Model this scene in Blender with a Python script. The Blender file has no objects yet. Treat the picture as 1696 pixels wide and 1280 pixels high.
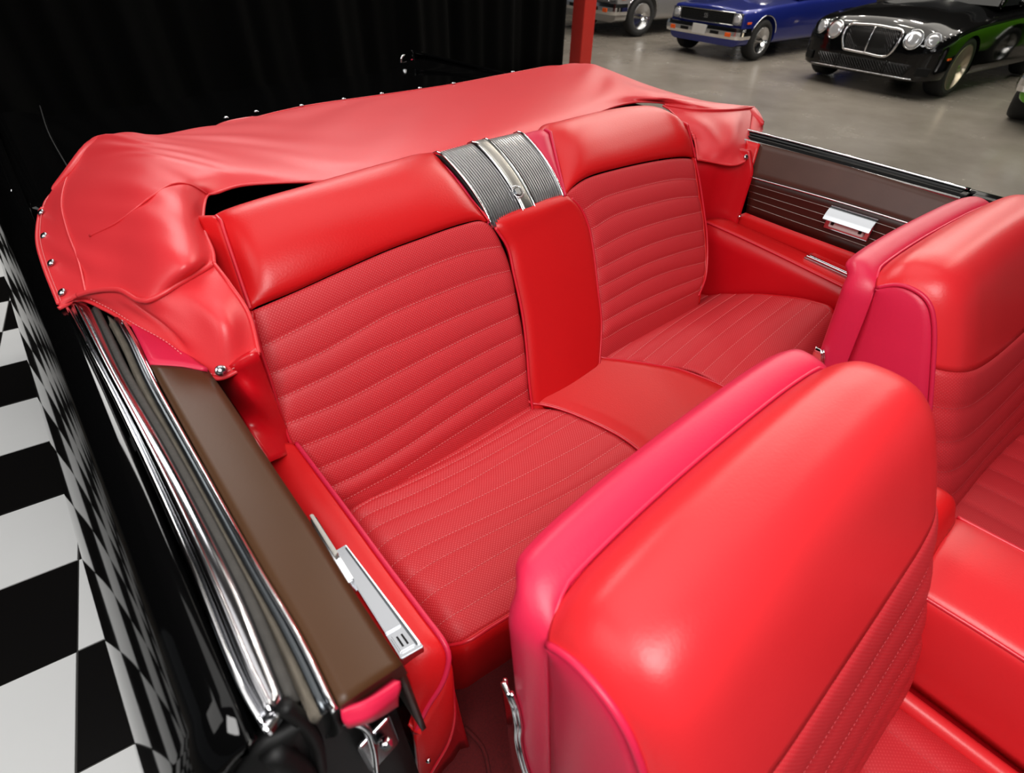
import bpy, bmesh, math, random
import numpy as np
from mathutils import Vector, Matrix
from mathutils.bvhtree import BVHTree
random.seed(7)
S = bpy.context.scene
COL = S.collection
# ------------------------------------------------------------------ camera
H = 1.428
F = 878.2; YAW = math.radians(41.34); PIT = .71174; ROL = .01926
_cy, _sy, _cp, _sp = math.cos(YAW), math.sin(YAW), math.cos(PIT), math.sin(PIT)
_fw = np.array([_sy*_cp, _cy*_cp, -_sp]); _r = np.array([_cy, -_sy, 0]); _u = np.cross(_r, _fw)
_r2 = math.cos(ROL)*_r+math.sin(ROL)*_u; _u2 = -math.sin(ROL)*_r+math.cos(ROL)*_u
CAMP = np.array([0, 0, H])
cd = bpy.data.cameras.new('camera'); cam = bpy.data.objects.new('camera', cd); COL.objects.link(cam)
cd.sensor_width = 36; cd.lens = F/1696*36; cd.clip_start = .02; cd.clip_end = 200
cam.matrix_world = Matrix([[_r2[i], _u2[i], -_fw[i], CAMP[i]] for i in range(3)]+[[0, 0, 0, 1]])
cd.dof.use_dof = True; cd.dof.focus_distance = 1.25; cd.dof.aperture_fstop = 5.0
S.camera = cam
# ------------------------------------------------------------------ world, lights, exposure
S.view_settings.view_transform = 'Standard'; S.view_settings.look = 'None'
S.view_settings.gamma = 1; S.view_settings.use_curve_mapping = False
S.view_settings.exposure = 0.0
W = bpy.data.worlds.new('world'); S.world = W; W.use_nodes = True
W.node_tree.nodes['Background'].inputs[0].default_value = (.9, .95, 1, 1)
W.node_tree.nodes['Background'].inputs[1].default_value = .10
def area(name, loc, target, sx, sy, power, col=(1, .97, .93)):
    l = bpy.data.lights.new(name, 'AREA'); l.shape = 'RECTANGLE'; l.size = sx; l.size_y = sy; l.energy = power; l.color = col
    o = bpy.data.objects.new(name, l); COL.objects.link(o); o.location = loc
    d = Vector(target)-Vector(loc); o.rotation_euler = d.to_track_quat('-Z', 'Y').to_euler(); return o
area('studio_flash', (-.10, -.32, 2.15), (.7, .7, .6), .75, .75, 30, (1, .98, .96))
area('studio_softbox', (.9, 1.3, 3.7), (.8, 1.0, .6), 2.6, 1.8, 27, (1, .98, .95))
area('rear_fill', (1.5, 4.5, 3.5), (.9, 1.4, .9), 2.6, .8, 74, (1, .98, .95))  # added fill from behind, puts sheen on the cover
area('tile_fill', (-2.8, 1.0, 3.6), (-1.2, 1.2, 0), 2.6, 2.6, 60, (1, .98, .95))  # added fill to brighten the floor tiles on the left
area('hall_fill', (8.6, 3.6, 4.4), (8.6, 3.4, 0), 8.0, 5.5, 300, (1, .94, .85))  # added fill panel; the hall itself has only small round lamps

# ------------------------------------------------------------------ helpers
def P(x, y, X=None, Y=None, Z=None, PL=None):
    """world point where the line of sight of photo point (x, y) meets a plane of the car (authoring aid: every point gets its own real depth)"""
    d = _fw*F+_r2*(x-848)+_u2*(640-y)
    if PL is not None:
        p0, n = np.array(PL[0], float), np.array(PL[1], float)
        t = float(np.dot(p0-CAMP, n)/np.dot(d, n))
    else:
        for i, v in enumerate((X, Y, Z)):
            if v is not None: t = (v-CAMP[i])/d[i]
    return CAMP+d*t
def PZ(l): return [P(a, b, Z=c) if len(q) == 3 and a > 5 else np.array(q, float) for q in l for (a, b, c) in [q]]
def cr(pts, n):
    """n points along a Catmull-Rom curve, equal arc length"""
    p = np.array(pts, float)
    if len(p) == 2: return np.array([p[0]+(p[1]-p[0])*t for t in np.linspace(0, 1, n)])
    e = np.vstack([2*p[0]-p[1], p, 2*p[-1]-p[-2]])
    out = []
    for i in range(len(p)-1):
        a, b, c, d = e[i], e[i+1], e[i+2], e[i+3]
        d1, d2, d3 = [max(np.linalg.norm(q)**.5, 1e-5) for q in (b-a, c-b, d-c)]
        m1 = ((b-a)/d1-(c-a)/(d1+d2)+(c-b)/d2)*d2; m2 = ((c-b)/d2-(d-b)/(d2+d3)+(d-c)/d3)*d2
        for t in np.linspace(0, 1, 12, endpoint=False):
            out.append((2*t**3-3*t*t+1)*b+(t**3-2*t*t+t)*m1+(-2*t**3+3*t*t)*c+(t**3-t*t)*m2)
    out.append(p[-1]); out = np.array(out)
    L = np.concatenate([[0], np.cumsum(np.linalg.norm(np.diff(out, axis=0), axis=1))])
    s = np.linspace(0, L[-1], n)
    return np.array([[np.interp(v, L, out[:, k]) for k in range(3)] for v in s])
def crp(pts, ts):
    """Catmull-Rom over uniformly indexed control points evaluated at ts (index units); pts: (m, n, 3)"""
    p = np.array(pts, float); e = np.concatenate([[2*p[0]-p[1]], p, [2*p[-1]-p[-2]]])
    out = []
    for t in ts:
        i = min(int(t), len(p)-2); f = t-i
        a, b, c, d = e[i], e[i+1], e[i+2], e[i+3]
        out.append(.5*((2*b)+(-a+c)*f+(2*a-5*b+4*c-d)*f*f+(-a+3*b-3*c+d)*f**3))
    return np.array(out)
def link(name, me, mat, parent=None):
    o = bpy.data.objects.new(name, me); COL.objects.link(o)
    if mat is not None: me.materials.append(mat)
    if parent is not None: o.parent = parent
    return o
def mesh(name, verts, faces, mat, parent=None, smooth=True, uv=None):
    me = bpy.data.meshes.new(name); me.from_pydata([tuple(v) for v in verts], [], faces); me.update()
    if smooth: me.polygons.foreach_set('use_smooth', [True]*len(me.polygons))
    if uv is not None:
        l = me.uv_layers.new(name='UVMap'); vi = np.zeros(len(me.loops), int); me.loops.foreach_get('vertex_index', vi)
        l.data.foreach_set('uv', np.array(uv)[vi].ravel())
    return link(name, me, mat, parent)
def grid_normals(G):
    du = np.gradient(G, axis=1); dv = np.gradient(G, axis=0)
    n = np.cross(du, dv); return n/np.maximum(np.linalg.norm(n, axis=2, keepdims=True), 1e-9)
def net(rows, nu, per):
    """rows: control curves. returns grid (nv, nu, 3) and the row-index parameter of each line"""
    R = np.array([cr(r, nu) for r in rows]); ts = np.linspace(0, len(rows)-1, (len(rows)-1)*per+1)
    return crp(R, ts), ts
def sheet(name, G, mat, parent=None, thick=.008, flip=False, disp=None, ref=None):
    """a grid surface with real thickness; disp = array of offsets along the normal; ref = direction the outer side faces"""
    n = grid_normals(G)
    c = n[n.shape[0]//2, n.shape[1]//2]
    if ref is not None and np.dot(n.reshape(-1, 3).mean(0), np.array(ref, float)) < 0: n = -n; flip = not flip
    A = G+n*disp[:, :, None] if disp is not None else G
    nv, nu = A.shape[:2]
    B = G-n*thick
    verts = list(A.reshape(-1, 3))+list(B.reshape(-1, 3)); faces = []; o = nv*nu
    def q(a, b, c_, d): faces.append((a, b, c_, d) if not flip else (d, c_, b, a))
    for i in range(nv-1):
        for j in range(nu-1):
            a = i*nu+j; q(a, a+1, a+nu+1, a+nu); q(o+a+nu, o+a+nu+1, o+a+1, o+a)
    for j in range(nu-1):
        q(o+j, o+j+1, j+1, j); a = (nv-1)*nu+j; q(a, a+1, o+a+1, o+a)
    for i in range(nv-1):
        a = i*nu; q(a, a+nu, o+a+nu, o+a); a = i*nu+nu-1; q(o+a, o+a+nu, a+nu, a)
    us = np.concatenate([np.zeros((nv, 1)), np.cumsum(np.linalg.norm(np.diff(G, axis=1), axis=2), axis=1)], 1)
    us = us-us.mean(axis=1, keepdims=True)
    vm = np.concatenate([[0], np.cumsum(np.linalg.norm(np.diff(G, axis=0), axis=2).mean(1))])
    uv = np.stack([us, np.repeat(vm[:, None], nu, 1)], 2).reshape(-1, 2); uv = np.concatenate([uv, uv])
    ob = mesh(name, verts, faces, mat, parent, True, uv)
    return ob
def tube(name, pts, r, mat, parent=None, n=80, sides=8, cap=True, smooth=True, raw=False):
    p = np.array(pts, float) if raw else cr(pts, n); n = len(p)
    t = np.gradient(p, axis=0); t /= np.linalg.norm(t, axis=1, keepdims=True)
    up = np.array([0, 0, 1.]) if abs(t[0][2]) < .9 else np.array([1., 0, 0])
    a = np.cross(t[0], up); a /= np.linalg.norm(a); V = []; Fc = []
    for i in range(n):
        a = a-t[i]*np.dot(a, t[i]); a /= np.linalg.norm(a); b = np.cross(t[i], a)
        rr = r if np.isscalar(r) else r[min(i, len(r)-1)]
        for k in range(sides):
            an = 2*math.pi*k/sides; V.append(p[i]+rr*(math.cos(an)*a+math.sin(an)*b))
    for i in range(n-1):
        for k in range(sides):
            k2 = (k+1) % sides; Fc.append((i*sides+k, i*sides+k2, (i+1)*sides+k2, (i+1)*sides+k))
    if cap: Fc.append(tuple(range(sides))[::-1]); Fc.append(tuple((n-1)*sides+k for k in range(sides)))
    return mesh(name, V, Fc, mat, parent, smooth)
def sweep(name, path, prof, mat, parent=None, up=(0, 0, 1), n=40, smooth=False, closed=True, ends=True):
    """sweep a 2-D profile (side, up) along a path"""
    p = cr(path, n); t = np.gradient(p, axis=0); t /= np.linalg.norm(t, axis=1, keepdims=True); U = np.array(up, float)
    V = []; m = len(prof); Fc = []
    for i in range(n):
        s = np.cross(t[i], U); s /= np.linalg.norm(s); w = np.cross(s, t[i])
        for (a, b) in prof: V.append(p[i]+s*a+w*b)
    for i in range(n-1):
        for k in range(m if closed else m-1):
            k2 = (k+1) % m; Fc.append((i*m+k, i*m+k2, (i+1)*m+k2, (i+1)*m+k))
    if ends and closed: Fc.append(tuple(range(m))[::-1]); Fc.append(tuple((n-1)*m+k for k in range(m)))
    o = mesh(name, V, Fc, mat, parent, smooth); fixn(o); return o
def fixn(o):
    bm = bmesh.new(); bm.from_mesh(o.data); bmesh.ops.recalc_face_normals(bm, faces=bm.faces); bm.to_mesh(o.data); bm.free()
def box(name, c, size, mat, parent=None, bev=.003, rot=None, seg=2):
    bm = bmesh.new(); bmesh.ops.create_cube(bm, size=1)
    bmesh.ops.scale(bm, vec=size, verts=bm.verts)
    if bev: bmesh.ops.bevel(bm, geom=bm.edges[:], offset=bev, segments=seg, affect='EDGES', profile=.5)
    me = bpy.data.meshes.new(name); bm.to_mesh(me); bm.free()
    o = link(name, me, mat, parent); M = Matrix.Translation(Vector(c))
    if rot is not None: M = M @ rot.to_4x4()
    o.matrix_local = M; return o
def prism(name, poly, d, mat, parent=None, bev=0):
    """closed polygon (3-D points) extruded along d"""
    m = len(poly); V = [np.array(p, float) for p in poly]+[np.array(p, float)+np.array(d, float) for p in poly]
    Fc = [tuple(range(m)), tuple(range(2*m-1, m-1, -1))]+[(i, (i+1) % m+0, m+(i+1) % m, m+i) for i in range(m)]
    o = mesh(name, V, Fc, mat, parent, False); fixn(o)
    if bev:
        bm = bmesh.new(); bm.from_mesh(o.data); bmesh.ops.bevel(bm, geom=bm.edges[:], offset=bev, segments=2, affect='EDGES'); bm.to_mesh(o.data); bm.free()
    return o
def lathe(name, prof, mat, parent=None, M=None, n=24, smooth=True):
    """profile (radius, height) spun about local Z"""
    V = []; Fc = []; m = len(prof)
    for k in range(n):
        a = 2*math.pi*k/n
        for (r, z) in prof: V.append((r*math.cos(a), r*math.sin(a), z))
    for k in range(n):
        k2 = (k+1) % n
        for i in range(m-1): Fc.append((k*m+i, k2*m+i, k2*m+i+1, k*m+i+1))
    me = bpy.data.meshes.new(name); me.from_pydata(V, [], Fc); me.update()
    bm = bmesh.new(); bm.from_mesh(me); bmesh.ops.remove_doubles(bm, verts=bm.verts, dist=1e-6); bmesh.ops.holes_fill(bm, edges=[e for e in bm.edges if e.is_boundary]); bmesh.ops.recalc_face_normals(bm, faces=bm.faces)
    for f in bm.faces: f.smooth = smooth
    bm.to_mesh(me); bm.free()
    o = link(name, me, mat, parent)
    if M is not None: o.matrix_local = M
    return o
def frame(pos, z, x=(0, 0, 1)):
    z = Vector(z).normalized(); x = Vector(x); x = (x-z*x.dot(z)).normalized(); y = z.cross(x)
    return Matrix(((x.x, y.x, z.x, pos[0]), (x.y, y.y, z.y, pos[1]), (x.z, y.z, z.z, pos[2]), (0, 0, 0, 1)))
def stitches(name, curves, parent, off, L=.0042, gap=.0034, r=.00055, mat='thread'):
    V = []; Fc = []
    for c in curves:
        c = np.array(c, float); d = np.linalg.norm(np.diff(c, axis=0), axis=1); A = np.concatenate([[0], np.cumsum(d)])
        s = .004
        while s+L < A[-1]-.003:
            a = np.array([np.interp(s, A, c[:, k]) for k in range(3)]); b = np.array([np.interp(s+L, A, c[:, k]) for k in range(3)])
            t = (b-a)/np.linalg.norm(b-a); o = np.array(off, float); o = o/np.linalg.norm(o); w = np.cross(t, o); w /= np.linalg.norm(w)
            k0 = len(V)
            for q in (a, b):
                for (i, j) in ((-1, -1), (1, -1), (1, 1), (-1, 1)): V.append(q+w*i*r+o*(j*r+.0010))
            for f in ((0, 1, 2, 3), (7, 6, 5, 4), (0, 4, 5, 1), (1, 5, 6, 2), (2, 6, 7, 3), (3, 7, 4, 0)): Fc.append(tuple(k0+x for x in f))
            s += L+gap
    o = mesh(name, V, Fc, MAT[mat], parent, False); fixn(o); o['kind'] = 'stuff'; return o
def empty(name, loc, label, cat, group=None):
    o = bpy.data.objects.new(name, None); COL.objects.link(o); o.location = loc; o['label'] = label; o['category'] = cat
    o.empty_display_size = .1
    if group: o['group'] = group
    bpy.context.view_layer.update(); return o
def keep(root):
    """parts were made in world coordinates: keep them there under a moved empty"""
    for c in root.children:
        c.matrix_parent_inverse = Matrix.Translation(-root.location)

# ------------------------------------------------------------------ materials
MAT = {}
def mk(name, col, rough=.5, metal=0, coat=0, bump=None, var=0, spec=.5, sheen=0, em=None, vscale=8, coat_rough=.03):
    m = bpy.data.materials.new(name); m.use_nodes = True; nt = m.node_tree; b = nt.nodes['Principled BSDF']
    b.inputs['Base Color'].default_value = (*col, 1); b.inputs['Roughness'].default_value = rough; b.inputs['Metallic'].default_value = metal
    b.inputs['Coat Weight'].default_value = coat; b.inputs['Coat Roughness'].default_value = coat_rough; b.inputs['Specular IOR Level'].default_value = spec
    b.inputs['Sheen Weight'].default_value = sheen
    if em: b.inputs['Emission Color'].default_value = (*em[0], 1); b.inputs['Emission Strength'].default_value = em[1]
    tc = nt.nodes.new('ShaderNodeTexCoord')
    if var:
        no = nt.nodes.new('ShaderNodeTexNoise'); no.inputs['Scale'].default_value = vscale; no.inputs['Detail'].default_value = 5
        nt.links.new(tc.outputs['Object'], no.inputs['Vector'])
        mx = nt.nodes.new('ShaderNodeMix'); mx.data_type = 'RGBA'
        mx.inputs['A'].default_value = (*[c*(1-var) for c in col], 1); mx.inputs['B'].default_value = (*[min(1, c*(1+var)) for c in col], 1)
        nt.links.new(no.outputs['Fac'], mx.inputs['Factor']); nt.links.new(mx.outputs['Result'], b.inputs['Base Color'])
    if bump:
        sc, st = bump
        vo = nt.nodes.new('ShaderNodeTexNoise'); vo.inputs['Scale'].default_value = sc; vo.inputs['Detail'].default_value = 3
        nt.links.new(tc.outputs['Object'], vo.inputs['Vector'])
        bp = nt.nodes.new('ShaderNodeBump'); bp.inputs['Strength'].default_value = st; bp.inputs['Distance'].default_value = .002
        nt.links.new(vo.outputs['Fac'], bp.inputs['Height']); nt.links.new(bp.outputs['Normal'], b.inputs['Normal'])
    MAT[name] = m; return m
def perforated(name, col, dot, rough=.52, sp=.0046, ribs=False):
    m = mk(name, col, rough, spec=.35); nt = m.node_tree; b = nt.nodes['Principled BSDF']
    uv = nt.nodes.new('ShaderNodeUVMap'); mp = nt.nodes.new('ShaderNodeMapping'); mp.inputs['Scale'].default_value = (1/sp, 1/sp, 1/sp); mp.inputs['Rotation'].default_value = (0, 0, math.radians(45))
    nt.links.new(uv.outputs['UV'], mp.inputs['Vector'])
    vo = nt.nodes.new('ShaderNodeTexVoronoi'); vo.voronoi_dimensions = '2D'; vo.inputs['Randomness'].default_value = 0; vo.inputs['Scale'].default_value = 1
    nt.links.new(mp.outputs['Vector'], vo.inputs['Vector'])
    rm = nt.nodes.new('ShaderNodeValToRGB'); rm.color_ramp.elements[0].position = .14; rm.color_ramp.elements[0].color = (*dot, 1)
    rm.color_ramp.elements[1].position = .28; rm.color_ramp.elements[1].color = (*col, 1)
    nt.links.new(vo.outputs['Distance'], rm.inputs['Fac']); nt.links.new(rm.outputs['Color'], b.inputs['Base Color'])
    bp = nt.nodes.new('ShaderNodeBump'); bp.inputs['Strength'].default_value = .35; bp.inputs['Distance'].default_value = .0006
    nt.links.new(vo.outputs['Distance'], bp.inputs['Height']); nt.links.new(bp.outputs['Normal'], b.inputs['Normal'])
    return m
mk('red_leather', (.62, .008, .010), .38, spec=.4, bump=(240, .13), var=.05, vscale=5)
mk('front_leather', (.68, .022, .028), .36, spec=.4, bump=(260, .10), var=.04, vscale=4)
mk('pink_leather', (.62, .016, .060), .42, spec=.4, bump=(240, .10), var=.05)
mk('piping_red', (.62, .014, .03), .3)
mk('cover_vinyl', (.68, .030, .038), .42, spec=.5, bump=(420, .10), var=.04, vscale=6)
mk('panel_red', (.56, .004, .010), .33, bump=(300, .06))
perforated('perforated', (.56, .022, .030), (.70, .10, .11))
perforated('perforated_front', (.54, .022, .030), (.60, .05, .058), sp=.0046)
mk('thread', (.75, .20, .20), .6)
mk('thread_dark', (.50, .05, .06), .6)
mk('carpet', (.10, .004, .005), 1.0, bump=(700, .8), var=.5, vscale=260)
mk('chrome', (.82, .83, .85), .07, 1)
mk('worn_chrome', (.50, .50, .52), .20, 1, bump=(60, .05))
mk('brushed', (.52, .50, .46), .34, 1, bump=(300, .1))
mk('hood_chrome', (.42, .43, .45), .16, 1)
mk('belt_chrome', (.40, .40, .42), .12, 1)
mk('ash_metal', (.36, .37, .39), .22, 1, bump=(60, .05))
mk('rib_metal', (.86, .86, .87), .28, 1)
mk('dark_metal', (.10, .11, .12), .3, 1)
mk('black_paint', (.0015, .0015, .0016), .05, 0, 0, spec=.28)
mk('black_gloss', (.003, .003, .003), .22, spec=.3)
mk('rubber', (.035, .032, .028), .75, bump=(120, .5), var=.4, vscale=60)
mk('rubber_dark', (.004, .004, .004), .55, spec=.25)
mk('felt', (.10, .085, .065), .9, bump=(200, .6), var=.4, vscale=40)
mk('brown_vinyl', (.056, .023, .008), .42, spec=.28, bump=(220, .05), var=.12, vscale=6)
mk('brown_dark', (.034, .010, .006), .38, var=.15)
mk('brown_upper', (.070, .032, .023), .36, spec=.35, bump=(160, .06), var=.22, vscale=12)
mk('curtain', (.0012, .0012, .0011), .95, spec=.08, sheen=.0)
mk('tile_white', (.84, .85, .85), .25, var=.03, vscale=3)
mk('tile_black', (.0045, .004, .004), .3, spec=.25)
mk('grout', (.05, .048, .046), .7)
mk('post_red', (.50, .02, .012), .45, var=.08)
mk('car_black', (.003, .003, .0032), .06)
mk('silver_paint', (.42, .41, .40), .3, .6, 1)
mk('blue_paint', (.010, .022, .23), .3, .4, 1)
mk('green_paint', (.12, .42, .01), .3, .1, 1)
mk('glass_dark', (.008, .009, .010), .06, spec=.12)
mk('tyre', (.012, .012, .012), .8)
mk('amber', (.75, .10, .01), .25)
mk('lens', (.75, .77, .8), .08, .6)
mk('plate', (.55, .54, .52), .5)
mk('champagne', (.50, .44, .33), .28, 1)
mk('ceiling_dark', (.10, .10, .10), .9)
mk('lamp_glow', (1, 1, 1), .5, em=((1, .93, .82), 14))
# polished concrete
m = mk('concrete', (.16, .145, .125), .22, var=0); nt = m.node_tree; b = nt.nodes['Principled BSDF']
tc = nt.nodes.new('ShaderNodeTexCoord'); no = nt.nodes.new('ShaderNodeTexNoise'); no.inputs['Scale'].default_value = 1.6; no.inputs['Detail'].default_value = 7; no.inputs['Roughness'].default_value = .62
nt.links.new(tc.outputs['Object'], no.inputs['Vector'])
r_ = nt.nodes.new('ShaderNodeValToRGB'); r_.color_ramp.elements[0].position = .3; r_.color_ramp.elements[0].color = (.19, .168, .142, 1); r_.color_ramp.elements[1].position = .75; r_.color_ramp.elements[1].color = (.25, .225, .195, 1)
nt.links.new(no.outputs['Fac'], r_.inputs['Fac']); nt.links.new(r_.outputs['Color'], b.inputs['Base Color'])
r2_ = nt.nodes.new('ShaderNodeMapRange'); r2_.inputs['To Min'].default_value = .16; r2_.inputs['To Max'].default_value = .34
nt.links.new(no.outputs['Fac'], r2_.inputs['Value']); nt.links.new(r2_.outputs['Result'], b.inputs['Roughness'])

# ------------------------------------------------------------------ the hall: floor, tiles, curtain, post, ceiling
A95 = math.radians(9.5); T = .3048; TX = np.array([math.cos(A95), -math.sin(A95), 0]); TY = np.array([math.sin(A95), math.cos(A95), 0])
def tp(a, b, z=0): return TX*(a-2.0905)*T+TY*(b+2.519)*T+np.array([0, 0, z])
fl = box('floor', (4, 6, -.056), (36, 32, .1), MAT['concrete'], None, 0); fl['kind'] = 'structure'
gr = prism('tile_bed', [tp(a, b, -.0055) for a, b in ((-8.02, -6.02), (8.02, -6.02), (8.02, 14.02), (-8.02, 14.02))], (0, 0, .0045), MAT['grout'], fl)
gr.name = 'tile_bed'
bm = bmesh.new(); bmesh.ops.create_cube(bm, size=1); bmesh.ops.scale(bm, vec=(T-.0045, T-.0045, .004), verts=bm.verts)
bmesh.ops.bevel(bm, geom=[e for e in bm.edges if all(v.co.z > 0 for v in e.verts)], offset=.0008, segments=1, affect='EDGES')
tm = {}
for k, mt in ((0, 'tile_black'), (1, 'tile_white')):
    me = bpy.data.meshes.new('tile'); bm.to_mesh(me); me.materials.append(MAT[mt]); tm[k] = me
bm.free()
for a in range(-8, 8):
    for b_ in range(-6, 14):
        if a > 6 and b_ > 11: continue
        if a >= 2 and (a+b_) % 7 == 0 and a > 5: pass
        if a >= 3 and b_ >= 8: continue
        o = bpy.data.objects.new('tile', tm[(a+b_) % 2]); COL.objects.link(o); o.parent = fl
        c = tp(a+.5, b_+.5, .0012)
        M = Matrix.Rotation(-A95, 4, 'Z'); M.translation = Vector(c); o.matrix_parent_inverse = Matrix.Translation(Vector((-4, -6, .056))); o.matrix_basis = M
gr.matrix_parent_inverse = Matrix.Translation(Vector((-4, -6, .056)))
# curtain of black cloth
def curtain():
    a = np.array([5.36, 5.30]); d = np.array([-1.0, .0]); n = np.array([-d[1], d[0]])
    L = 12.0; nx = 620; V = []; zs = np.linspace(.02, 4.2, 14)
    for z in zs:
        for i in range(nx):
            s = L*i/(nx-1)
            w = .05*math.sin(s*7.3+.6*math.sin(s*2.1))+.035*math.sin(s*15.7+1.2*math.sin(s*3.3)+.25*z)+.02*math.sin(s*31+z*.4)
            p = a+d*s+n*w*(1.0-.12*z/4)
            V.append((p[0], p[1], z))
    Fc = [(j*nx+i, j*nx+i+1, (j+1)*nx+i+1, (j+1)*nx+i) for j in range(len(zs)-1) for i in range(nx-1)]
    o = mesh('curtain', V, Fc, MAT['curtain']); md = o.modifiers.new('s', 'SOLIDIFY'); md.thickness = .004
    o['label'] = 'tall black cloth backdrop curtain hanging in folds behind the convertible'; o['category'] = 'curtain'
    # rail it hangs from
    r = tube('curtain_rail', [(a[0]+.1, a[1], 4.22), tuple(a+d*L)+(4.22,)], .025, MAT['dark_metal'], o, n=4)
curtain()
bp = P(962, 40, Z=0); 
def post():
    c = np.array([5.72, 5.32]); w = .20
    rt = empty('steel_post', (c[0], c[1], 0), 'red painted steel post standing at the right end of the black curtain', 'post')
    R = Matrix.Rotation(math.radians(-2), 3, 'Z')
    box('column', (0, 0, 2.25), (w, w, 4.5), MAT['post_red'], rt, .012, R)
    box('base_plate', (0, 0, .01), (.34, .34, .02), MAT['post_red'], rt, .002, R)
    for sx in (-1, 1):
        for sy_ in (-1, 1): lathe('anchor_bolt', [(0, 0), (.014, 0), (.014, .016), (.006, .016), (.006, .03), (0, .03)], MAT['dark_metal'], rt, Matrix.Translation((sx*.14, sy_*.14, .02)), 6, False)
post()
cl = box('ceiling', (4, 6, 4.65), (36, 32, .1), MAT['ceiling_dark'], None, 0); cl['kind'] = 'structure'
wl = box('wall_far', (4+17.9, 6, 2.3), (.1, 32, 4.6), MAT['ceiling_dark'], None, 0); wl['kind'] = 'structure'
lm = None
k = 0
for ix in range(5):
    for iy in range(5):
        x, y = 5.0+ix*1.9, .2+iy*1.9
        rt = empty('ceiling_light', (x, y, 4.6), 'small round ceiling lamp above the parked cars', 'lamp', 'round ceiling lamps over the hall')
        lathe('housing', [(0, 0), (.13, 0), (.13, -.05), (.11, -.05), (.10, -.03), (0, -.03)], MAT['dark_metal'], rt, None, 20)
        lathe('diffuser', [(0, -.031), (.09, -.031), (.09, -.038), (0, -.042)], MAT['lamp_glow'], rt, None, 20)
        pl = bpy.data.lights.new('lamp', 'POINT'); pl.energy = 38; pl.shadow_soft_size = .07; pl.color = (1, .93, .84); po = bpy.data.objects.new('lamp', pl); COL.objects.link(po); po.parent = rt; po.location = (0, 0, -.14)

# ------------------------------------------------------------------ the black convertible: body
car = empty('convertible_car', (.87, 1.2, 0), 'black convertible seen from above with red interior and folded top under a red cover', 'car')
car.location = (0, 0, 0)
def side_profile(y, sgn):
    """outer skin of the quarter panel (distance outboard of the belt, height)"""
    k = max(0.0, (y-2.2))/.9*.07
    return [(.0, .928), (.006, .934), (.022, .933), (.045, .915), (.078, .865), (.112, .79), (.140-k*.3, .70), (.157-k*.5, .60), (.160-k*.6, .50), (.150-k, .42), (.130-k, .33), (.118-k, .24), (.09-k, .19)]
def quarter(name, x0, sgn, y0, y1):
    ys = list(np.linspace(y0, y1, 28)); V = []; m = None
    G = []
    for y in ys:
        pr_ = side_profile(y, sgn); drop = -.00*y
        G.append([(x0+sgn*a, y, z-max(0, y-1.6)*.012) for a, z in pr_])
    # rounded rear end
    last = G[-1]
    for s, dy in ((.86, .03), (.55, .055), (0.0, .06)):
        G.append([(x0+sgn*(a*s), last[0][1]+dy, z) for (q, a, z) in [(0, abs(p[0]-x0), p[2]) for p in last]])
    G = crp(np.array(G), np.linspace(0, len(G)-1, (len(G)-1)*2+1))
    G = np.transpose(crp(np.transpose(G, (1, 0, 2)), np.linspace(0, G.shape[1]-1, (G.shape[1]-1)*4+1)), (1, 0, 2))
    return sheet(name, G, MAT['black_paint'], car, .02, ref=(sgn, 0, 0))
XN, XF = -.060, 1.790
quarter('quarter_panel', XN, -1, .235, 2.86)
quarter('quarter_panel', XF, 1, .255, 2.86)
quarter('door_shell', XF, 1, -.95, .240)
# rear deck and trunk lid: one black crowned surface behind the top well
rows = []
for y, zc, ze in ((1.62, .935, .925), (1.9, .945, .925), (2.3, .93, .915), (2.7, .885, .905), (2.86, .84, .89), (2.90, .80, .85), (2.905, .7, .72), (2.88, .45, .45)):
    rows.append([(XN+.0, y, ze), (XN+.10, y, ze-.012 if y < 2.88 else ze), (XN+.16, y, (zc+ze)/2-.012), (.5, y, zc), (.865, y, zc+.006), (1.23, y, zc), (XF-.16, y, (zc+ze)/2-.012), (XF-.10, y, ze-.012 if y < 2.88 else ze), (XF, y, ze)])
G, ts = net(rows, 60, 5); sheet('trunk_lid', G, MAT['black_paint'], car, .02, ref=(0, .2, 1))
tube('trunk_seam', [(.05, 1.75, .928), (.06, 2.3, .916), (.09, 2.84, .895)], .002, MAT['rubber_dark'], car)
for x0, sg in ((XN, -1), (XF, 1)):
    # upright tail lamp bezel in chrome at each fender end
    Gz = [(x0+sg*.055, 2.925, z) for z in (.92, .86, .80, .70, .60)]
    tl = sweep('tail_lamp_bezel', [(x0+sg*.05, 2.925, .905), (x0+sg*.06, 2.935, .80), (x0+sg*.06, 2.93, .62)], [(-.02, -.008), (.02, -.008), (.012, .012), (-.012, .012)], MAT['chrome'], car, up=(0, 1, 0), n=10)
    box('tail_lamp', (x0+sg*.02, 2.915, .76), (.05, .03, .24), MAT['pink_leather'], car, .008)
tube('tail_glint', [P(669, 91, Y=3.0), P(665, 95, Y=3.0), P(664, 106, Y=3.0), P(666, 117, Y=3.0), P(672, 123, Y=3.0)], .0045, MAT['chrome'], car, n=24)  # chrome tube bent to the shape of the highlight on the tail end
tube('fender_glint', [(XN-.02, 1.75, .931), (XN-.022, 2.4, .925), (XN-.02, 2.86, .915)], .0016, MAT['chrome'], car)  # thin chrome line drawn as the highlight along the fender edge
bpz = sweep('rear_bumper', [(-.16, 2.90, .48), (.1, 2.97, .48), (.86, 3.0, .48), (1.63, 2.97, .48), (1.89, 2.90, .48)], [(-.04, -.07), (.03, -.06), (.05, 0), (.03, .06), (-.04, .07)], MAT['chrome'], car, n=30, smooth=False)
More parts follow.
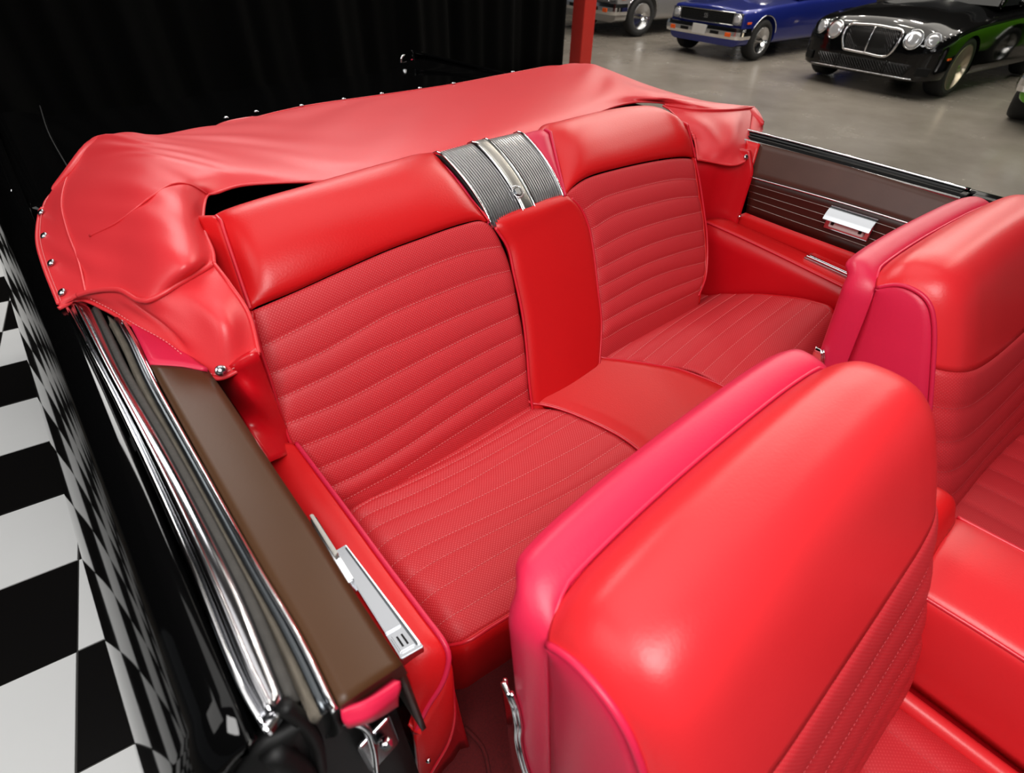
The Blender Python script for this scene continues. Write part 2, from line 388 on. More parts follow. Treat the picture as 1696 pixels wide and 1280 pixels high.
# black door jamb at the front end of the near quarter
jr = []
for z, xo in ((.915, -.06), (.86, -.115), (.78, -.155), (.68, -.185), (.55, -.205), (.40, -.20), (.24, -.165)):
    jr.append([(xo-.004, .238, z), (xo+.03, .226, z), (xo*.4+.0, .228, z), (.02, .234, z-.02), (.048, .240, z-.03)])
G, ts = net(jr, 14, 4); sheet('door_jamb', G, MAT['rubber_dark'], car, .015, ref=(0, -1, 0))
# jamb hardware: two weatherstrip lumps, striker plate and latch post
tube('jamb_seal', [(-.058, .232, .905), (-.05, .216, .86), (-.06, .21, .78), (-.08, .212, .66), (-.085, .214, .5)], .011, MAT['rubber_dark'], car, n=30)
tube('jamb_seal', [P(470, 1168, Y=.236), P(500, 1195, Y=.232), P(520, 1225, Y=.228), P(530, 1275, Y=.224)], .007, MAT['rubber_dark'], car, n=30)
st = box('striker_plate', P(628, 1232, Y=.222), (.040, .006, .085), MAT['worn_chrome'], car, .004, Matrix.Rotation(math.radians(8), 3, 'Z'))
for q in ((610, 1205), (640, 1240), (630, 1265)):
    lathe('screw', [(0, .004), (.0045, .003), (.006, 0), (.006, -.003), (0, -.003)], MAT['chrome'], st, st.matrix_local.inverted() @ frame(P(q[0], q[1], Y=.217), (0, -1, 0)), 14)
tube('striker_post', [P(632, 1226, Y=.218), P(640, 1232, Y=.190)], .006, MAT['chrome'], car, n=4)
tube('jamb_trim', [P(566, 1192, Y=.228), P(600, 1200, Y=.222), P(615, 1230, Y=.22), P(622, 1278, Y=.22)], .0045, MAT['chrome'], car, n=24)

# belt mouldings and window channels, near side
def rail(name, path, prof, mat, **k): return sweep(name, path, prof, mat, car, n=60, **k)
yb = 1.12
zb = .935
def L(px, z): return P(px[0], px[1], Z=z)
outL = [L(p, zb) for p in ((440, 1200), (400, 1130), (312, 917), (206, 686), (141, 561), (112, 508))]
outM = [L(p, zb+.004) for p in ((462, 1185), (428, 1112), (345, 915), (240, 680), (168, 552), (138, 505))]
outR = [L(p, zb) for p in ((474, 1160), (436, 1065), (400, 980), (337, 855), (269, 730), (206, 624), (166, 540), (150, 505))]
def ribbon(name, A, B, mat, n=60, crown=.004, thick=.01, parent=None, mid=None, k=6):
    a, b = cr(A, n), cr(B, n); G = []
    for t in np.linspace(0, 1, k+1):
        G.append(a*(1-t)+b*t+np.array([0, 0, crown*math.sin(math.pi*t)]))
    return sheet(name, np.array(G), mat, parent if parent is not None else car, thick, ref=(0, 0, 1))
ribbon('belt_molding', outL, outR, MAT['belt_chrome'], crown=.007, thick=.012)
# second raised bead of the moulding
tube('belt_molding_bead', [p*.62+q*.38+np.array([0, 0, .0045]) for p, q in zip(cr(outL, 20), cr(outR, 20))], .0045, MAT['belt_chrome'], car)
tube('belt_molding_lip', [p+np.array([-.001, 0, .001]) for p in outL], .003, MAT['chrome'], car)
# end caps
box('molding_end_cap', P(455, 1192, Z=.93), (.022, .008, .014), MAT['chrome'], car, .003, Matrix.Rotation(math.radians(25), 3, 'Z'))
chL = outR; panL = [L(p, .932) for p in ((548, 1180), (490, 1062), (420, 942), (324, 768), (250, 632), (222, 570), (200, 532))]
a_, b_ = cr(chL, 60), cr(panL, 60)
# the open window slot: dark well, felt strip, rubber seal
G = np.array([a_*(1-t)+b_*t+np.array([0, 0, -.003-.075*math.sin(math.pi*min(1, t*1.02))**.35]) for t in np.linspace(0, 1, 13)])
sheet('window_slot', G, MAT['rubber_dark'], car, .004, ref=(0, 0, 1))
tube('window_seal', [a_[i]*.86+b_[i]*.14+np.array([0, 0, -.004]) for i in range(0, 60, 4)]+[a_[59]*.86+b_[59]*.14+np.array([0, 0, -.004])], .0055, MAT['rubber'], car, n=60)
G = np.array([a_*(1-t)+b_*t+np.array([0, 0, -.006-.002*math.sin(9*t)]) for t in np.linspace(.52, .80, 7)]); sheet('window_felt', G, MAT['felt'], car, .014, ref=(0, 0, 1))
tube('window_channel', [a_[i]*.14+b_[i]*.86+np.array([0, 0, -.002]) for i in range(0, 60, 4)]+[a_[59]*.14+b_[59]*.86], .0038, MAT['dark_metal'], car, n=60)
ribbon('garnish_strip', [p+np.array([0, 0, .0005]) for p in panL], [L(p, .932) for p in ((560, 1172), (503, 1055), (431, 936), (333, 764), (257, 628), (230, 575), (208, 535))], MAT['chrome'], crown=.004, thick=.006)
# brown quarter trim, near side (top face slopes to the inside, then a face drops to the armrest)
trL = [P(*p, Z=.930) for p in ((563, 1170), (505, 1054), (433, 935), (336, 763), (258, 622), (249, 604))]
trR = [P(*p, Z=.905) for p in ((667, 1100), (600, 1000), (515, 866), (442, 757), (375, 655), (345, 613))]
tr = ribbon('trim_panel', trL, trR, MAT['brown_vinyl'], crown=.002, thick=.006); tr['label'] = 'plain brown vinyl panel'
a, b = cr(trR, 40), cr(trR, 40)+np.array([.006, .0, -.19])
sheet('trim_panel', np.array([a*(1-t)+b*t for t in np.linspace(0, 1, 5)]), MAT['brown_dark'], car, .006, ref=(1, 0, 0))
e0, e1 = cr(trL, 2)[0], cr(trR, 2)[0]
# brown end face and red end pad at the jamb
prism('trim_panel_end', [e0, e1, e1+np.array([.002, -.001, -.022]), e0+np.array([.0, -.002, -.02])], (0, .006, 0), MAT['brown_dark'], car)
rows = [[P(566, 1178, Z=.925), P(610, 1160, Z=.92), P(663, 1128, Z=.905)], [P(566, 1190, Z=.92), P(612, 1176, Z=.915), P(664, 1140, Z=.90)], [P(574, 1204, Z=.91), P(612, 1192, Z=.905), P(660, 1155, Z=.89)], [P(580, 1206, Z=.88), P(616, 1196, Z=.87), P(660, 1170, Z=.85)]]
G, ts = net(rows, 16, 4); pd = sheet('end_pad', G, MAT['pink_leather'], car, .012, ref=(0, -1, 1))
# red strip under the cover flap behind the trim panel
rows = [[P(*p, Z=.93) for p in ((208, 520), (228, 560), (248, 602))], [P(*p, Z=.922) for p in ((250, 530), (272, 570), (296, 604))], [P(*p, Z=.912) for p in ((290, 560), (318, 590), (344, 610))]]
G, ts = net(rows, 10, 4); sheet('corner_pad', G, MAT['pink_leather'], car, .01, ref=(0, 0, 1))

# near inner side: red panel from the cover down to the armrest behind the seat edge
rows = [[P(*p, X=x)+np.array([0, .012, 0]) for p, x in (((350, 618), .074), ((395, 608), .10), ((432, 590), .133))],
        [P(*p, X=x) for p, x in (((385, 672), .078), ((420, 655), .105), ((452, 650), .140))],
        [P(*p, X=x) for p, x in (((420, 722), .082), ((445, 712), .11), ((472, 700), .145))],
        [P(*p, X=x) for p, x in (((448, 765), .086), ((470, 755), .112), ((492, 748), .150))]]
G, ts = net(rows, 16, 5); sheet('well_side_panel', G, MAT['panel_red'], car, .01, ref=(1, -.4, .3))
# near armrest: soft pad with piping along its inner edge and a rounded front end
zi = .668
inn = [P(*p, Z=z) for p, z in (((490, 735), .695), ((520, 775), .69), ((570, 842), .685), ((640, 938), .675), ((700, 1018), .668), ((735, 1066), .66), ((742, 1085), .65), ((740, 1108), .632), ((730, 1135), .612), ((707, 1171), .588), ((687, 1213), .555))]
out_ = [P(*p, Z=z) for p, z in (((420, 742), .69), ((450, 800), .688), ((500, 872), .683), ((570, 975), .673), ((640, 1080), .665), ((668, 1112), .655), ((676, 1130), .645), ((680, 1150), .628), ((682, 1170), .608), ((684, 1195), .582), ((685, 1216), .553))]
a, b = cr(inn, 70), cr(out_, 70)
def bow(t): return np.array([0, 0, .010*math.sin(math.pi*min(1, t*1.0))])
G = np.array([a*(1-t)+b*t+bow(t) for t in np.linspace(0, 1, 11)])
arm = sheet('armrest', G, MAT['red_leather'], car, .012, ref=(.1, -.3, 1))
tube('piping', [p+np.array([.001, 0, .001]) for p in inn], .0042, MAT['pink_leather'], arm)
welt = [P(*p, Z=z) for p, z in (((746, 1110), .60), ((750, 1150), .54), ((752, 1190), .48), ((742, 1230), .42), ((716, 1275), .36), ((690, 1320), .30))]
upr = inn[6:]
sheet('end_panel', np.array([cr(upr, 30)*(1-t)+cr(welt, 30)*t+np.array([0, -.008*math.sin(math.pi*t), 0]) for t in np.linspace(0, 1, 7)]), MAT['red_leather'], car, .008, ref=(.2, -1, .2))
tube('piping', welt, .0036, MAT['piping_red'], car)
lathe('screw', [(0, .0030), (.003, .0024), (.0042, 0), (.0042, -.003), (0, -.003)], MAT['chrome'], car, frame(P(706, 1254, Z=.46)+np.array([0, -.006, 0]), (0, -1, .2)), 12)
# inner face below the armrest piping, down to the carpet
lo = [np.array([p[0]+.004, p[1]+.0, max(.22, min(.5, p[2]-.25))]) for p in inn]
lo = [np.array([.165, p[1], .20]) for p in inn[:7]]+[np.array([p[0]+.01, p[1]+.02, .18]) for p in inn[7:]]
a2, b2 = cr(inn, 70), cr(lo, 70)
sheet('inner_panel', np.array([a2*(1-t)+b2*t for t in np.linspace(0, 1, 7)]), MAT['panel_red'], car, .01, ref=(1, 0, 0))
# ashtray set into the near armrest
ash = [P(*p, Z=z) for p, z in (((573, 903), .690), ((702, 1072), .680), ((665, 1093), .680), ((553, 915), .690))]
at_ = prism('ashtray', [p+np.array([0, 0, .003]) for p in ash], (0, 0, -.03), MAT['ash_metal'], arm, .0012)
def quad_on(q, u0, u1, v0, v1, dz=0.0):
    f = lambda u, v: (q[0]*(1-u)+q[1]*u)*(1-v)+(q[3]*(1-u)+q[2]*u)*v
    return [f(u0, v0)+np.array([0, 0, dz]), f(u1, v0)+np.array([0, 0, dz]), f(u1, v1)+np.array([0, 0, dz]), f(u0, v1)+np.array([0, 0, dz])]
prism('ashtray_lid', quad_on(ash, .05, .80, .26, 1.0, .0075), (0, 0, -.006), MAT['ash_metal'], arm, .0012)
prism('ashtray_lip', quad_on(ash, .02, .97, .03, .12, .009), (0, 0, -.006), MAT['chrome'], arm, .0012)
prism('ashtray_channel', quad_on(ash, .03, .97, .14, .20, .0045), (0, 0, -.003), MAT['dark_metal'], arm)
prism('ashtray_end', quad_on(ash, .83, .97, .24, .92, .0075), (0, 0, -.006), MAT['ash_metal'], arm, .0020)
prism('ashtray_slot', quad_on(ash, .86, .94, .42, .50, .0085), (0, 0, -.002), MAT['rubber_dark'], arm)
prism('ashtray_slot', quad_on(ash, .86, .94, .64, .72, .0085), (0, 0, -.002), MAT['rubber_dark'], arm)
# courtesy lamp peeping out under the near trim
cl_ = [P(*p, Z=.78) for p in ((512, 858), (522, 853), (586, 958), (574, 966))]
prism('courtesy_lamp', cl_, (0, 0, -.035), MAT['chrome'], car, .002)
prism('courtesy_lamp_edge', [P(*p, Z=.785) for p in ((512, 852), (518, 850), (560, 915), (555, 922))], (0, 0, -.006), MAT['brushed'], car, .001)

# ------------------------------------------------------------------ far side of the cabin
XR = 1.715
def fr(pts, X): return [P(*p, X=X) for p in pts]
# outer chrome belt painted black as its dark reflection; chrome inside, rubber between
fo = [(1.790, .90, .950), (1.790, .60, .948), (1.790, .262, .943)]
rail('belt_molding', [(1.776, .95, .938), (1.776, .60, .936), (1.776, .262, .930)], [(-.022, -.006)]+[(.020*math.cos(a), .014*math.sin(a)) for a in (2.7, 2.35, 1.95, 1.57, 1.1, .7, .3)][::1]+[(.022, -.006)], MAT['black_paint'], smooth=True)
tube('highlight_bead', [(1.764, .93, .952), (1.764, .60, .950), (1.764, .264, .944)], .0028, MAT['chrome'], car)  # thin bead shaped in as the highlight of the outer moulding
rail('window_seal', [(1.748, .95, .936), (1.748, .60, .934), (1.748, .262, .930)], [(-.008, -.012), (.008, -.012), (.006, .006), (-.006, .006)], MAT['rubber_dark'])
rail('garnish_strip', [(1.720, .88, .934), (1.720, .60, .933), (1.720, .262, .930)], [(-.013, -.010), (.013, -.010), (.012, .004), (.006, .006), (-.006, .003), (-.012, -.005)], MAT['worn_chrome'])
for (x, nm, mt, pr_) in ((1.772, 'belt_molding', 'black_paint', [(-.018, -.006), (.018, -.006), (.014, .004), (0, .007), (-.014, .004)]), (1.745, 'window_seal', 'rubber_dark', [(-.010, -.012), (.010, -.012), (.008, .004), (-.008, .004)])):  # door moulding black too: dark reflection put into the colour
    rail(nm, [(x, .245, .936), (x, -.3, .93), (x, -.95, .92)], pr_, MAT[mt])
box('window_guide', (1.742, .262, .925), (.03, .016, .03), MAT['rubber_dark'], car, .003)
box('window_guide', (1.735, .236, .92), (.02, .014, .024), MAT['dark_metal'], car, .003)
# brown trim: upper leaning band, pinch strip, lower panel with bright pinstripes
up0 = [P(1256, 236, X=1.708), P(1400, 274, X=1.708), P(1608, 338, X=1.708), (1.706, .12, .925)]
lo0 = [P(1244, 293, X=1.668), P(1400, 337, X=1.668), P(1567, 389, X=1.668), (1.666, .10, .856)]
a, b = cr(up0, 40), cr(lo0, 40)
G = np.array([a*(1-t)+b*t for t in np.linspace(0, 1, 6)])
o = sheet('trim_panel', G, MAT['brown_upper'], car, .005, ref=(-1, 0, 1)); o['label'] = 'scuffed brown upper band'
tube('pinch_strip', [p+np.array([-.002, 0, 0]) for p in lo0], .0022, MAT['chrome'], car)
bot = [P(1235, 352, X=1.682), P(1300, 377, X=1.682), P(1452, 433, X=1.682), (1.68, .10, .72)]
a, b = cr(lo0, 40), cr(bot, 40)
G = np.array([a*(1-t)+b*t for t in np.linspace(0, 1, 6)])
lowp = sheet('trim_panel', G, MAT['brown_dark'], car, .005, ref=(-1, 0, 0)); lowp['label'] = 'dark brown lower panel crossed by thin bright pinstripes'
for t in (.19, .38, .56, .76):
    c = a*(1-t)+b*t+np.array([-.0012, 0, 0]); tube('pinstripe', c[::3], .0009, MAT['brushed'], lowp, n=30, sides=5)
# red lower panel, far armrest
bt2 = [p+np.array([-.002, 0, -.0]) for p in cr(bot, 4)]; arO = [(1.682, .86, .672), (1.682, .60, .668), (1.682, .30, .662), (1.682, 0.05, .655)]
a, b = cr(bot, 30), cr(arO, 30); sheet('lower_trim', np.array([a*(1-t)+b*t for t in np.linspace(0, 1, 4)]), MAT['red_leather'], car, .006, ref=(-1, 0, 0))
inF = [P(*p, X=1.575) for p in ((1172, 374), (1230, 400), (1300, 430), (1400, 478))]+[(1.575, .05, .655)]
oF = [P(*p, X=1.66) for p in ((1207, 383), (1230, 389))]+[(1.668, .60, .676), (1.668, .36, .668), (1.668, .05, .655)]
inF = [np.array([1.575, y, z]) for y, z in ((.862, .712), (.74, .706), (.60, .696), (.37, .676), (.05, .655))]
oF = [np.array([1.675, y, z]) for y, z in ((.80, .700), (.70, .694), (.60, .688), (.37, .672), (.05, .655))]
a, b = cr(inF, 40), cr(oF, 40)
G = np.array([a*(1-t)+b*t+np.array([0, 0, .010*math.sin(math.pi*t)]) for t in np.linspace(0, 1, 9)])
armf = sheet('armrest', G, MAT['red_leather'], car, .014, ref=(0, 0, 1))
tube('piping', inF, .0035, MAT['piping_red'], armf)
d0 = [np.array([1.58, p[1], .42]) for p in inF]
a, b = cr(inF, 40), cr(d0, 40); sheet('inner_panel', np.array([a*(1-t)+b*t for t in np.linspace(0, 1, 6)]), MAT['panel_red'], car, .01, ref=(-1, 0, 0))
# far ashtray
q = [P(1338, 424, Z=.698), P(1420, 452, Z=.692), P(1398, 462, Z=.692), P(1336, 434, Z=.698)]
q = [np.array([1.655, .525, .702]), np.array([1.655, .34, .690]), np.array([1.61, .34, .690]), np.array([1.61, .525, .702])]
prism('ashtray', q, (0, 0, -.03), MAT['worn_chrome'], armf, .0012)
prism('ashtray_lid', quad_on(q, .05, .78, .15, .75, .006), (0, 0, -.006), MAT['chrome'], armf, .0012)
prism('ashtray_lip', quad_on(q, .02, .97, .82, .98, .007), (0, 0, -.006), MAT['chrome'], armf, .0012)
prism('ashtray_slot', quad_on(q, .82, .95, .15, .75, .003), (0, 0, -.003), MAT['rubber_dark'], armf)
# courtesy lamp on the far panel: chrome hood over a milky lens
Yc = P(1405, 368, X=1.65)[1]
def hood():
    rt = bpy.data.objects.new('courtesy_lamp', None)
    y0, y1 = P(1372, 350, X=1.655)[1], P(1447, 378, X=1.655)[1]
    zt, zl = P(1372, 346, X=1.645)[2], P(1370, 370, X=1.655)[2]
    prof = [(1.672, zt+.007), (1.662, zt+.007), (1.652, zt+.002), (1.642, zt-.006), (1.635, zt-.014), (1.630, zt-.024), (1.634, zt-.026), (1.646, zt-.010), (1.672, zt-.004)]
    o = prism('courtesy_lamp', [(x, y0, z) for x, z in prof], (0, y1-y0, 0), MAT['hood_chrome'], car, .0008)
    box('lamp_base', (1.664, (y0+y1)/2, zt-.032), (.012, abs(y1-y0)*.98, .052), MAT['worn_chrome'], o, .003)
    box('lamp_lens', (1.655, (y0+y1)/2, zt-.038), (.012, abs(y1-y0)*.76, .022), MAT['plate'], o, .004)
    for yy in (.2, .8): box('lens_clip', (1.649, y0+(y1-y0)*yy, zt-.036), (.006, .008, .008), MAT['rubber_dark'], o, .001)
hood()
# far well side panel: rounded red upright between seat and trim
rows = []
for z in (.925, .90, .86, .79, .705, .66):
    b_ = max(0, z-.87)*.55
    rows.append([(1.515, .975+b_, z), (1.545, .915+b_, z), (1.585, .883+b_, z), (1.625, .862+b_, z), (1.655, .825+b_, z), (1.668, .782+b_, z)])
G, ts = net(rows, 24, 4); wsp = sheet('well_side_panel', G, MAT['panel_red'], car, .01, ref=(-.3, -1, 0))
for p in ((1228, 278), (1225, 359)):
    lathe('screw', [(0, .0035), (.004, .0028), (.0055, 0), (.0055, -.004), (0, -.004)], MAT['chrome'], car, frame(P(*p, X=1.662), (-.8, -.6, 0)), 14)
# red upper corner pad behind trim, far
rows = [[P(1236, 232, X=1.70), P(1258, 238, X=1.70)], [P(1232, 262, X=1.675), P(1245, 285, X=1.675)]]
G, ts = net(rows, 6, 4); sheet('corner_pad', G, MAT['red_leather'], car, .01, ref=(-1, 0, 0))
# inside of the far door: brown upper band, red lower trim, sill
dx = [(1.712, y, .925) for y in (.235, -.3, -.9)]; dm = [(1.668, y, .855) for y in (.235, -.3, -.9)]; db = [(1.682, y, .70) for y in (.235, -.3, -.9)]; dl = [(1.690, y, .28) for y in (.235, -.3, -.9)]
for nm, A_, B_, mt in (('door_trim', dx, dm, 'brown_upper'), ('door_trim', dm, db, 'brown_dark'), ('door_trim', db, dl, 'panel_red')):
    a, b = cr(A_, 20), cr(B_, 20); sheet(nm, np.array([a*(1-t)+b*t for t in np.linspace(0, 1, 5)]), MAT[mt], car, .006, ref=(-1, 0, 0))
box('door_sill', (1.735, -.35, .22), (.14, 1.25, .10), MAT['black_gloss'], car, .01)
# cabin floor, carpet, rear bulkhead
box('floor_pan', (.865, .0, .155), (1.62, 2.6, .03), MAT['black_gloss'], car, .002)
rows = [[(x, y, .182+.006*math.sin(x*9+y*5)+(.07*math.exp(-((x-.865)/.13)**2))) for x in np.linspace(.08, 1.65, 15)] for y in (-1.2, -.8, -.4, -.1, .1, .3, .45)]
G, ts = net(rows, 60, 4); sheet('carpet', G, MAT['carpet'], car, .01, ref=(0, 0, 1))
tube('carpet_seam', [P(770, 1205, Z=.20), P(800, 1240, Z=.195), P(812, 1290, Z=.195)], .004, MAT['carpet'], car)
prism('bulkhead', [(.02, 1.16, .2), (1.71, 1.16, .2), (1.71, 1.16, .93), (.02, 1.16, .93)], (0, .01, 0), MAT['rubber_dark'], car)
prism('top_well', [(.0, 1.12, .90), (1.73, 1.12, .90), (1.73, 1.62, .90), (.0, 1.62, .90)], (0, 0, .008), MAT['rubber_dark'], car)
# folded top bows glimpsed in the slot
tube('top_bow', [(.25, 1.14, .962), (.5, 1.16, .968), (.86, 1.17, .97), (1.2, 1.17, .968), (1.48, 1.15, .962)], .013, MAT['black_gloss'], car)
tube('top_bow', [(.22, 1.11, .94), (.86, 1.13, .944), (1.5, 1.11, .94)], .010, MAT['rubber'], car)
# wheels (under the body, rear axle)
for x in (.0, 1.73):
    M = frame((x+.03, 1.75, .355), (1 if x > 1 else -1, 0, 0))
    w = lathe('wheel', [(0, -.09), (.30, -.09), (.345, -.07), (.355, -.03), (.355, .05), (.345, .085), (.30, .10), (.20, .09), (.19, .06), (0, .07)], MAT['tyre'], car, M, 40)
    lathe('hubcap', [(0, .11), (.06, .105), (.12, .09), (.18, .085), (.19, .075)], MAT['chrome'], w, None, 32)

# ------------------------------------------------------------------ rear bench seat
rs = empty('rear_seat', (0, 0, 0), 'red rear bench seat with pleated perforated panels and chrome ribbed centre grille', 'seat')
BP = ((0, .72, .53), (0, -.898, .44)); BN = np.array([0, -.898, .44]); BN /= np.linalg.norm(BN)
def onb(px, off=0.0):
    return P(px[0], px[1], PL=((0, .72+BN[1]*off, .53+BN[2]*off), (0, -.898, .44)))
def pleat(ts, nu, h=.007, edge=.012, u_w=.06, hard=.55, rows=None):
    D = np.zeros((len(ts), nu)); h0 = h
    for i, t in enumerate(ts):
        if rows is not None:
            k = min(int(t), len(rows)-2); h = min(h0, .14*np.linalg.norm(np.mean(rows[k], axis=0)-np.mean(rows[k+1], axis=0)))
        f = t-math.floor(t+1e-9); s = max(0, math.sin(math.pi*min(1, max(0, f))))**hard
        for j in range(nu):
            u = j/(nu-1); e = min(u, 1-u)/u_w; e = 1-(1-min(1, e))**2.2
            D[i, j] = h*s*(.35+.65*e)-edge*(1-e)
    return D
backL = [
 [(416, 516), (490, 484), (565, 450), (640, 417), (694, 397), (764, 373), (797, 366.5), (818, 376)],
 [(430, 577), (509, 537), (575, 502), (640, 471), (722, 436), (787.5, 415), (834, 407)],
 [(443, 622), (527.5, 586), (590, 551), (640, 523), (717, 490), (799, 459.5), (848, 447)],
 [(456.4, 663), (557, 616), (620, 583), (674, 560), (764, 520.5), (856, 485)],
 [(468, 705), (571, 663), (660, 616), (740, 575), (800, 546), (862, 519)],
 [(486, 745), (571, 710), (660, 664), (740, 617), (811, 579), (868, 552)],
 [(512, 783), (604, 742), (675, 700), (740, 657), (810, 617), (872, 583)],
 [(534, 813), (604, 780), (675, 738), (740, 695), (812, 650), (875, 613)],
 [(555, 836), (604, 810), (665, 777), (740, 729), (812, 684), (878, 644)],
 [(572, 866), (614, 848), (669, 820), (744, 777), (819, 732), (886, 692)]]
backR = [
 [(938, 322), (950, 311), (972.5, 296), (1025, 280), (1092, 266), (1130, 262), (1151, 264)],
 [(966, 349), (985, 335), (1005, 325), (1055, 310), (1117, 297), (1156, 297)],
 [(979, 380), (1017, 357), (1080, 337), (1120, 328), (1160, 325)],
 [(985, 414), (1042, 385), (1105, 364), (1165, 350)],
 [(990, 446), (1055, 414), (1110, 394), (1168, 380)],
 [(992, 476), (1067, 439), (1120, 420), (1170, 406)],
 [(996, 505), (1065, 467), (1110, 449), (1171, 433)],
 [(998, 534), (1045, 508), (1092, 486), (1169, 456)],
 [(997, 564), (1035, 541), (1077, 520), (1163, 478)],
 [(993, 615), (1032, 592), (1079, 565), (1157, 517)]]
def panel(name, rows_px, pl, par, thr_from=0, **k):
    rows = [[onb(q, -.022 if i == len(rows_px)-1 else 0) for q in r] for i, r in enumerate(rows_px)]
    nu = 90; G, ts = net(rows, nu, 9); D = pleat(ts, nu, rows=rows, **k)
    o = sheet(name, G, pl, par, .012, ref=BN, disp=D)
    n = grid_normals(G); n = n if n.reshape(-1, 3).mean(0)@BN > 0 else -n
    cur = [(G+n*D[:, :, None])[i*9] for i in range(1, len(rows)-1)]
    stitches('stitching', cur[thr_from:], o, BN)
    return o, G
pL, GL = panel('backrest_panel', backL, MAT['perforated'], rs, h=.0045, edge=.006, hard=.62, u_w=.05)
pR, GR = panel('backrest_panel', backR, MAT['perforated'], rs, h=.0045, edge=.006, hard=.62, u_w=.06)
def bolster(name, seam, top, endL, endR, bulge=.030, ZT=1.03, mat='red_leather'):
    nu = 80; a = cr([onb(q) for q in seam], nu); b = cr([P(q[0], q[1], Z=(q[2] if len(q) > 2 else ZT)) for q in top], nu)
    G = []
    def env(u, t):
        e = min(u/endL, (1-u)/endR, 1.0); e = 1-(1-max(0, e))**2.4; return e
    U = np.linspace(0, 1, nu)
    E_ = np.array([env(u, 0) for u in U])[:, None]
    upn = np.array([0, -.55, .83])
    for t in np.linspace(0, 1, 15):
        base = a*(1-t)+b*t
        off = BN*(bulge*math.sin(math.pi*min(1, t*1.0))**.62)*(1-t*.55)+upn*(bulge*.35*math.sin(math.pi*t)*t)
        G.append(base+off*E_)
    # rolls over and down behind
    for dy, dz in ((.022, .004), (.048, -.004), (.070, -.028), (.078, -.075), (.07, -.16), (.05, -.3)):
        G.append(b+np.array([0, dy, dz]))
    G = np.array(G)
    return sheet(name, G, MAT[mat], rs, .010, ref=(0, -1, .6)), G
seamL = [(414, 512)]+[(q[0], q[1]-2.5) for q in backL[0][1:-1]]+[(808, 366)]
bL, GBL = bolster('bolster', seamL, [(366, 368, 1.012), (380, 360, 1.02), (434, 341, 1.03), (520, 316, 1.035), (600, 292, 1.035), (670, 272, 1.035), (710, 261, 1.03), (727, 260, 1.022)], .10, .12)
bR, GBR = bolster('bolster', [(935, 325), (950, 308), (972.5, 293), (1025, 277.5), (1092, 263.5), (1130, 259.5), (1150, 261)],
    [(911, 221, 1.025), (920, 211, 1.032), (945, 205, 1.035), (1005, 190, 1.035), (1055, 181, 1.035), (1092, 181, 1.03), (1117, 190, 1.02), (1137, 208, .995)], .14, .16)
# piping around the bolsters and pleated panels
def pipe(px, par, r=.0034, off=.006, mat='piping_red', zs=None):
    return tube('piping', [onb(q, off) for q in px], r, MAT[mat], par, n=70)
tube('piping', [GBL[i][0]+np.array([0, -.003, .002]) for i in range(0, 16)], .0034, MAT['piping_red'], bL)
tube('piping', [GBL[i][-1]+np.array([.001, -.003, .002]) for i in range(0, 16)], .0030, MAT['piping_red'], bL)
tube('piping', [GBR[i][0]+np.array([-.001, -.003, .002]) for i in range(0, 16)], .0040, MAT['pink_leather'], bR)
tube('piping', [GBR[i][-1]+np.array([0, -.003, .002]) for i in range(0, 16)], .0034, MAT['piping_red'], bR)
pipe([(1151, 262), (1158, 296), (1166, 349), (1170.5, 385), (1171.5, 432), (1168, 462), (1157, 490)], pR, .0032, .001)
pipe([(420, 530), (432, 580), (446, 622), (458, 663), (471, 706), (488, 747), (514, 786), (536, 815), (560, 842)], pL, .003, .001)
# side gusset of the left bolster beside the cover, and of the right bolster
G = []
edge = [GBL[i][0] for i in range(0, 18)]
e = cr(edge, 30); w = cr([p+np.array([-.028, .05, -.01]) for p in edge], 30)
sheet('side_gusset', np.array([e*(1-t)+w*t for t in np.linspace(0, 1, 5)]), MAT['red_leather'], rs, .006, ref=(-1, -.3, 0))
edge = [GL[i][0] for i in range(0, GL.shape[0], 6)]
e = cr(edge, 40); w = cr([p+np.array([-.022, .07, -.01]) for p in edge], 40)
sheet('side_gusset', np.array([e*(1-t)+w*t for t in np.linspace(0, 1, 5)]), MAT['panel_red'], rs, .006, ref=(-1, -.3, 0))
edge = [GBR[i][-1] for i in range(17, 0, -1)]+[GR[i][-1] for i in range(0, GR.shape[0], 6)]
e = cr(edge, 60); w = cr([p+np.array([.02, .08, -.01]) for p in edge], 60)
sheet('side_gusset', np.array([e*(1-t)+w*t for t in np.linspace(0, 1, 5)]), MAT['red_leather'], rs, .006, ref=(1, -.3, 0))
# seat back rear board
prism('seat_frame', [(.19, .80, .45), (1.50, .80, .45), (1.50, 1.07, .95), (.19, 1.07, .95)], (0, .05, -.01), MAT['rubber_dark'], rs)
# centre backrest
cL = [(820, 377), (841, 410), (851, 452.5), (865, 518), (872, 574), (877, 638), (884, 692)]
cR = [(946, 328), (962, 345), (975, 375), (982, 410), (990, 477), (996, 535), (992, 614)]
mid = [(886, 352), (902, 376), (914, 412), (924, 462), (932, 520), (938, 578), (938, 655)]
rows = [[onb(l), onb(((l[0]*.5+m_[0]*.5), (l[1]*.5+m_[1]*.5)-1), .004), onb(m_, .006), onb(((r[0]*.5+m_[0]*.5), (r[1]*.5+m_[1]*.5)-1), .004), onb(r)] for l, m_, r in zip(cL, mid, cR)]
top_back = [[p+np.array([0, .045, -.004]) for p in rows[0]], [p+np.array([0, .025, .005]) for p in rows[0]]]
G, ts = net(top_back+rows, 50, 6); D = np.zeros(G.shape[:2])
for j in range(50):
    e = min(j, 49-j)/5; D[:, j] = .008*(1-(1-min(1, e))**2.2)
cb = sheet('centre_backrest', G, MAT['red_leather'], rs, .012, ref=BN, disp=D)
